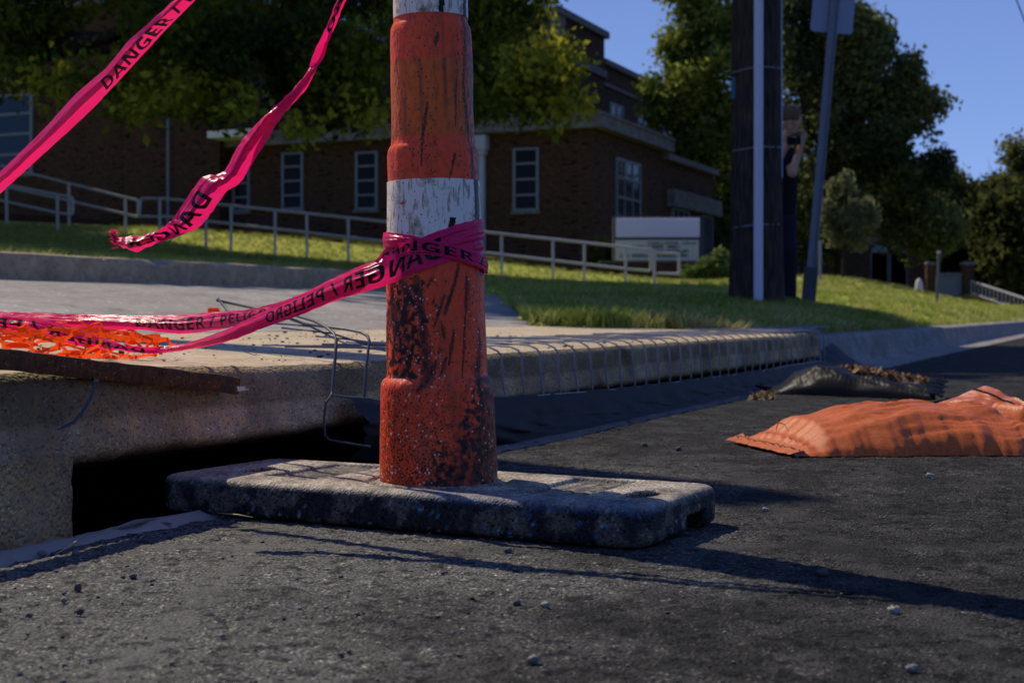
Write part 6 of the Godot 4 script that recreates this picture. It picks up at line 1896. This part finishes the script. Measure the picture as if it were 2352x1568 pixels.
	var gloss := om.duplicate() as StandardMaterial3D
	gloss.roughness = 0.26; gloss.metallic_specular = 0.5
	obj("open_end", mb, gloss, t)
	mb = MB.new(); st = []
	for a in range(0, 40, 2): st.append(rows[a][34] + Vector3(-0.0006, 0.0016, 0.0016))
	mb.pipe(st, 0.0018, 5); obj("hem_seam", mb, mat(lin(0.03, 0.02, 0.02), 0.9), t)
	mb = MB.new()
	for q in [[2090, 945, 2135, 925, 2175, 916], [2100, 948, 2150, 930, 2190, 925], [2118, 948, 2160, 934, 2200, 930]]:
		mb.pipe([P(q[0], q[1], 2.95) - ctr, P((q[0] + q[2]) / 2, (q[1] + q[3]) / 2 - 5, 2.93) - ctr, P(q[2], q[3], 2.90) - ctr, P(q[4], q[5], 2.86) - ctr], 0.0035, 6)
	obj("black_tie_straps", mb, mat(lin(0.02, 0.02, 0.022), 0.3), t)

	# black bag farther away
	var bm := woven(lin(0.012, 0.0125, 0.015), 251, 0.40)
	bm.heightmap_scale = 0.006
	bm.metallic_specular = 0.15
	ctr = P(1950, 905, 4.35); ctr.y = 0
	t = thing("black_sandbag", "plump black plastic sandbag with crinkled sides lying beyond the orange one", "sandbag", ctr)
	hk = [[0.0, 0.004], [0.06, 0.022], [0.2, 0.060], [0.34, 0.083], [0.44, 0.086], [0.56, 0.070], [0.7, 0.060], [0.84, 0.044], [0.95, 0.034], [1.0, 0.028]]
	rows = []
	for a in nu + 1:
		var u := a / float(nu)
		var hm := 0.0
		for k in hk.size() - 1:
			if u >= hk[k][0] and u <= hk[k + 1][0]:
				var f: float = (u - hk[k][0]) / (hk[k + 1][0] - hk[k][0]); f = f * f * (3 - 2 * f)
				hm = lerpf(hk[k][1], hk[k + 1][1], f)
		var row := []
		for b in nv:
			var ang := lerpf(-1.0, 1.0, b / float(nv - 1))
			var near := P(lerpf(1760, 2150, u), lerpf(902, 914, u) + sin(u * PI) * 5.0, lerpf(4.42, 4.08, u)); near.y = 0
			var far := Vector3(near.x + 0.03, 0, near.z - lerpf(0.16, 0.26, sin(u * PI)))
			var side := signf(ang) * pow(absf(ang), 0.8)
			var p := near.lerp(far, side * 0.5 + 0.5)
			var belly := pow(maxf(0.0, 1.0 - pow(absf(ang), 2.4)), 0.55)
			var rib := sin(u * 230.0 + ang * 7.0 + nz.get_noise_2d(u * 0.4, ang * 0.3) * 7.0) * 0.0009 * smoothstep(0.2, -0.5, ang) * smoothstep(0.03, 0.1, u)
			var fold := nz.get_noise_2d(u * 0.22, ang * 0.10) * 0.022 + nf.get_noise_2d(u * 0.12, ang * 0.05) * 0.004
			var dip := -0.016 * exp(-pow((u - 0.60) / 0.05, 2.0)) * smoothstep(-0.5, 0.3, ang)
			var h := maxf(0.003, hm * belly + (rib + fold * smoothstep(0.05, 0.3, u) + dip) * belly)
			if b == 0 or b == nv - 1: h = 0.001
			row.append(p + Vector3(0, h, 0) - ctr)
		rows.append(row)
	mb = MB.new(); mb.sheet(rows)
	fl = []
	for a in range(0, nu + 1, 5): fl.append([Vector3(rows[a][0].x, 0.0008, rows[a][0].z), Vector3(rows[a][nv - 1].x, 0.0008, rows[a][nv - 1].z)])
	mb.sheet(fl)
	obj("bag", mb, bm, t)
	rows = []
	for k in 24:
		var v := k / 23.0
		var e := P(2148, 912, 4.06).lerp(P(2162, 872, 4.26), v)
		e.y = maxf(e.y, 0.006)
		rows.append([e - ctr + Vector3(-0.03, 0.012 + sin(v * 20) * 0.004, 0), e - ctr + Vector3(0.0, 0.008 + sin(v * 31) * 0.005, 0), e - ctr + Vector3(0.02 + sin(v * 40) * 0.008, sin(v * 17) * 0.004 - 0.002, 0)])
	mb = MB.new(); mb.sheet(rows); obj("gathered_end", mb, bm, t)
	mb = MB.new()
	mb.pipe([P(1768, 893, 4.42) - ctr, P(1750, 889, 4.42) - ctr, P(1733, 884, 4.42) - ctr], [0.012, 0.006, 0.002], 8)
	obj("tied_corner", mb, bm, t)

# ---------------------------------------------------------------- stones, leaves, straws
func stone_mesh(sd: int) -> ArrayMesh:
	var sp := SphereMesh.new(); sp.radius = 0.5; sp.height = 0.8; sp.radial_segments = 12; sp.rings = 7
	var arr := sp.get_mesh_arrays()
	var vs: PackedVector3Array = arr[Mesh.ARRAY_VERTEX]
	var nz := noise(1.6, sd, 2)
	for k in vs.size():
		vs[k] *= 1.0 + nz.get_noise_3dv(vs[k].normalized() * 1.2) * 0.7
	var st := SurfaceTool.new(); st.begin(Mesh.PRIMITIVE_TRIANGLES)
	var ix: PackedInt32Array = arr[Mesh.ARRAY_INDEX]
	st.set_smooth_group(0)
	for k in ix: st.add_vertex(vs[k])
	st.index(); st.generate_normals()
	return st.commit()

func ground_px(px: float, py: float, h := 0.0) -> Vector3:
	var z := (EYE - h) * F / (py - 720.0)
	return P(px, py, z)

func litter():
	var g := RandomNumberGenerator.new(); g.seed = 271
	var shapes := []
	for k in 6: shapes.append(stone_mesh(280 + k))
	var sm := [mat(lin(0.16, 0.155, 0.14), 0.9), mat(lin(0.075, 0.075, 0.075), 0.9), mat(lin(0.25, 0.235, 0.20), 0.9)]
	# stones that stand out, each where it lies
	var spots := [[95, 1277, 20, 0, "rounded pale stone against the gutter lip at the left edge"], [174, 1276, 18, 0, "pale crumb stone beside the gutter lip right of the first stone"], [178, 1358, 16, 1, "upright dark oval stone in the dusty foreground at the left"], [145, 1384, 16, 0, "small grey stone just below and left of the upright dark stone"], [182, 1411, 22, 1, "dark wedge shaped stone in the left foreground"], [66, 1419, 16, 1, "dark chip stone nearest the left edge in the foreground"],
		[305, 1329, 18, 1, "dark double crumb stone in the middle of the dusty foreground"], [45, 1555, 14, 1, "dark stone at the lower left corner"], [1167, 1271, 20, 1, "dark stone on the asphalt below the middle of the rubber base"], [1187, 1391, 20, 1, "dark stone in the lower middle foreground"], [1252, 1396, 20, 2, "tan stone right of the dark stone in the lower middle foreground"], [2055, 1411, 30, 2, "pale tan stone at the edge of the long post shadow"], [1225, 1525, 30, 0, "grey stone at the bottom of the picture below the base"],
		[1890, 1322, 26, 1, "dark flat stone on the upper edge of the long post shadow"], [1758, 1175, 14, 2, "pale stone at the blunt end of the upper shadow"], [2136, 1098, 18, 2, "pale pebble on the asphalt below the orange sandbag"], [2360, 1262, 14, 1, "dark pebble near the right edge below the orange sandbag"], [1480, 1025, 14, 1, "dark pebble left of the orange sandbag, the left one of two"], [1559, 1035, 15, 1, "dark pebble left of the orange sandbag, the right one of two"], [1830, 1050, 13, 0, "grey pebble under the sewn end of the orange sandbag"], [2095, 1545, 28, 0, "grey stone at the bottom edge on the right"]]
	for q in spots:
		var p := ground_px(q[0], q[1])
		var w: float = q[2] / F * -p.z
		var o := MeshInstance3D.new(); o.mesh = shapes[int(q[0]) % 6]; o.material_override = sm[q[3]]
		o.name = numbered("stone"); add_child(o, true)
		var sc := Vector3(w, w * (1.5 if q[0] == 178 else 0.85), w * 0.8)
		o.transform = Transform3D(Basis(Vector3.UP, g.randf() * TAU).scaled(sc), Vector3(p.x, sc.y * 0.26 + 0.001, p.z))
		tag(o, q[4], "stone", "loose stones on the road")
	# grit too small to count
	var xf := []; var cl := []
	for k in 2600:
		var z := 0.9 + 3.2 * pow(g.randf(), 1.4); var x := g.randf_range(-0.40, 0.40) * z
		var p := Vector3(x, 0, -z)
		if t_of(p) > 1.03: continue
		var w := 0.0012 + 0.0035 * pow(g.randf(), 4.0)
		if t_of(p) < 0.45: w *= 0.75
		xf.append(Transform3D(Basis(Vector3.UP, g.randf() * TAU).scaled(Vector3(w, w * 0.8, w)), p + Vector3(0, w * 0.25, 0)))
		var c := g.randf_range(0.03, 0.18); cl.append(Color(c, c * 0.98, c * 0.93))
	var gm := mat(Color.WHITE, 0.9); gm.vertex_color_use_as_albedo = true
	tag(scatter("road_grit", shapes[0], gm, xf, cl), "fine grit and crumbs strewn over the asphalt and the dusty gutter edge", "grit")
	xf = []; cl = []
	for k in 420:
		var s := g.randf_range(1.9, 4.2); var t := 1.2 + 0.95 * g.randf()
		var w := 0.002 + 0.007 * pow(g.randf(), 4.0)
		var p := S(s, t, slab_h(t) + w * 0.25)
		xf.append(Transform3D(Basis(Vector3.UP, g.randf() * TAU).scaled(Vector3(w * 1.3, w * 0.7, w)), p))
		var c := g.randf_range(0.025, 0.09); cl.append(Color(c, c * 0.85, c * 0.65))
	tag(scatter("soil_crumbs", shapes[1], gm, xf, cl), "dark soil crumbs and bits scattered on the pale slab behind the tape", "soil")
	# heap of dead leaves behind the black bag
	var leaf := MB.new(); leaf.has_c = true
	for k in 2:
		var q := Basis(Vector3.UP, k * 1.3)
		var pts := [Vector3(-0.03, 0.006, 0), Vector3(0, 0, 0.016), Vector3(0.032, 0.010, 0), Vector3(0, 0.004, -0.016)]
		leaf.face(q * pts[0], q * pts[3], q * pts[2], q * pts[1])
	xf = []; cl = []
	for k in 380:
		var u := g.randf()
		var p := P(1905 + u * 175, 858, 5.4); p.y = 0; p.z += g.randf_range(-0.25, 0.12) - u * -0.35
		var top := 0.032 * sin(clampf(u * 1.1 + 0.1, 0, 1) * PI) + 0.01
		p.y = g.randf() * top
		xf.append(Transform3D(Basis.from_euler(Vector3(g.randf_range(-1, 1), g.randf() * TAU, g.randf_range(-1, 1))).scaled(Vector3.ONE * g.randf_range(0.5, 1.0)), p))
		cl.append(Color(0.17, 0.085, 0.035).lerp(Color(0.30, 0.20, 0.11), g.randf()))
	var lm := mat(Color.WHITE, 0.8); lm.vertex_color_use_as_albedo = true; lm.backlight_enabled = true; lm.backlight = Color(0.5, 0.5, 0.5)
	tag(scatter("leaf_litter", leaf.mesh(), lm, xf, cl), "heap of dry brown leaves in the gutter behind the black sandbag", "leaves")
	xf = []; cl = []
	for k in 120:
		var p := ground_px(1722 + g.randf() * 60, 908 + g.randf() * 12)
		p.y = g.randf() * 0.012
		xf.append(Transform3D(Basis.from_euler(Vector3(g.randf_range(-1, 1), g.randf() * TAU, g.randf_range(-1, 1))).scaled(Vector3.ONE * g.randf_range(0.15, 0.4)), p))
		cl.append(Color(0.20, 0.13, 0.06).lerp(Color(0.34, 0.26, 0.14), g.randf()))
	tag(scatter("debris_clump", leaf.mesh(), lm, xf, cl), "small clump of straw and leaf debris at the left tip of the black sandbag", "debris")
	# straws and a splinter on the gutter lip
	for q in [[[128, 1272, 165, 1250, 192, 1228], "yellow straw lying along the gutter lip at the left"], [[490, 1218, 560, 1214, 632, 1212], "yellow straw on the asphalt in front of the rubber base's left corner"], [[260, 1215, 310, 1200, 355, 1190], "grey wooden splinter on the lip of the inlet opening"], [[500, 1178, 545, 1182, 580, 1188], "short tan straw under the rubber base's left corner"]]:
		var c: Array = q[0]
		var p := [ground_px(c[0], c[1], 0.006), ground_px(c[2], c[3], 0.010), ground_px(c[4], c[5], 0.006)]
		var o: Vector3 = p[1]
		var wide := 0.0038 if c[0] == 260 else 0.0011
		var mb := MB.new(); mb.pipe([p[0] - o, Vector3.ZERO, p[2] - o], [wide * 0.4, wide, wide * 0.3], 6)
		var ob := obj("straw", mb, mat(lin(0.42, 0.32, 0.15) if c[0] != 260 else lin(0.17, 0.16, 0.15), 0.8))
		ob.position = o
		tag(ob, q[1], "straw", "straws on the gutter lip")
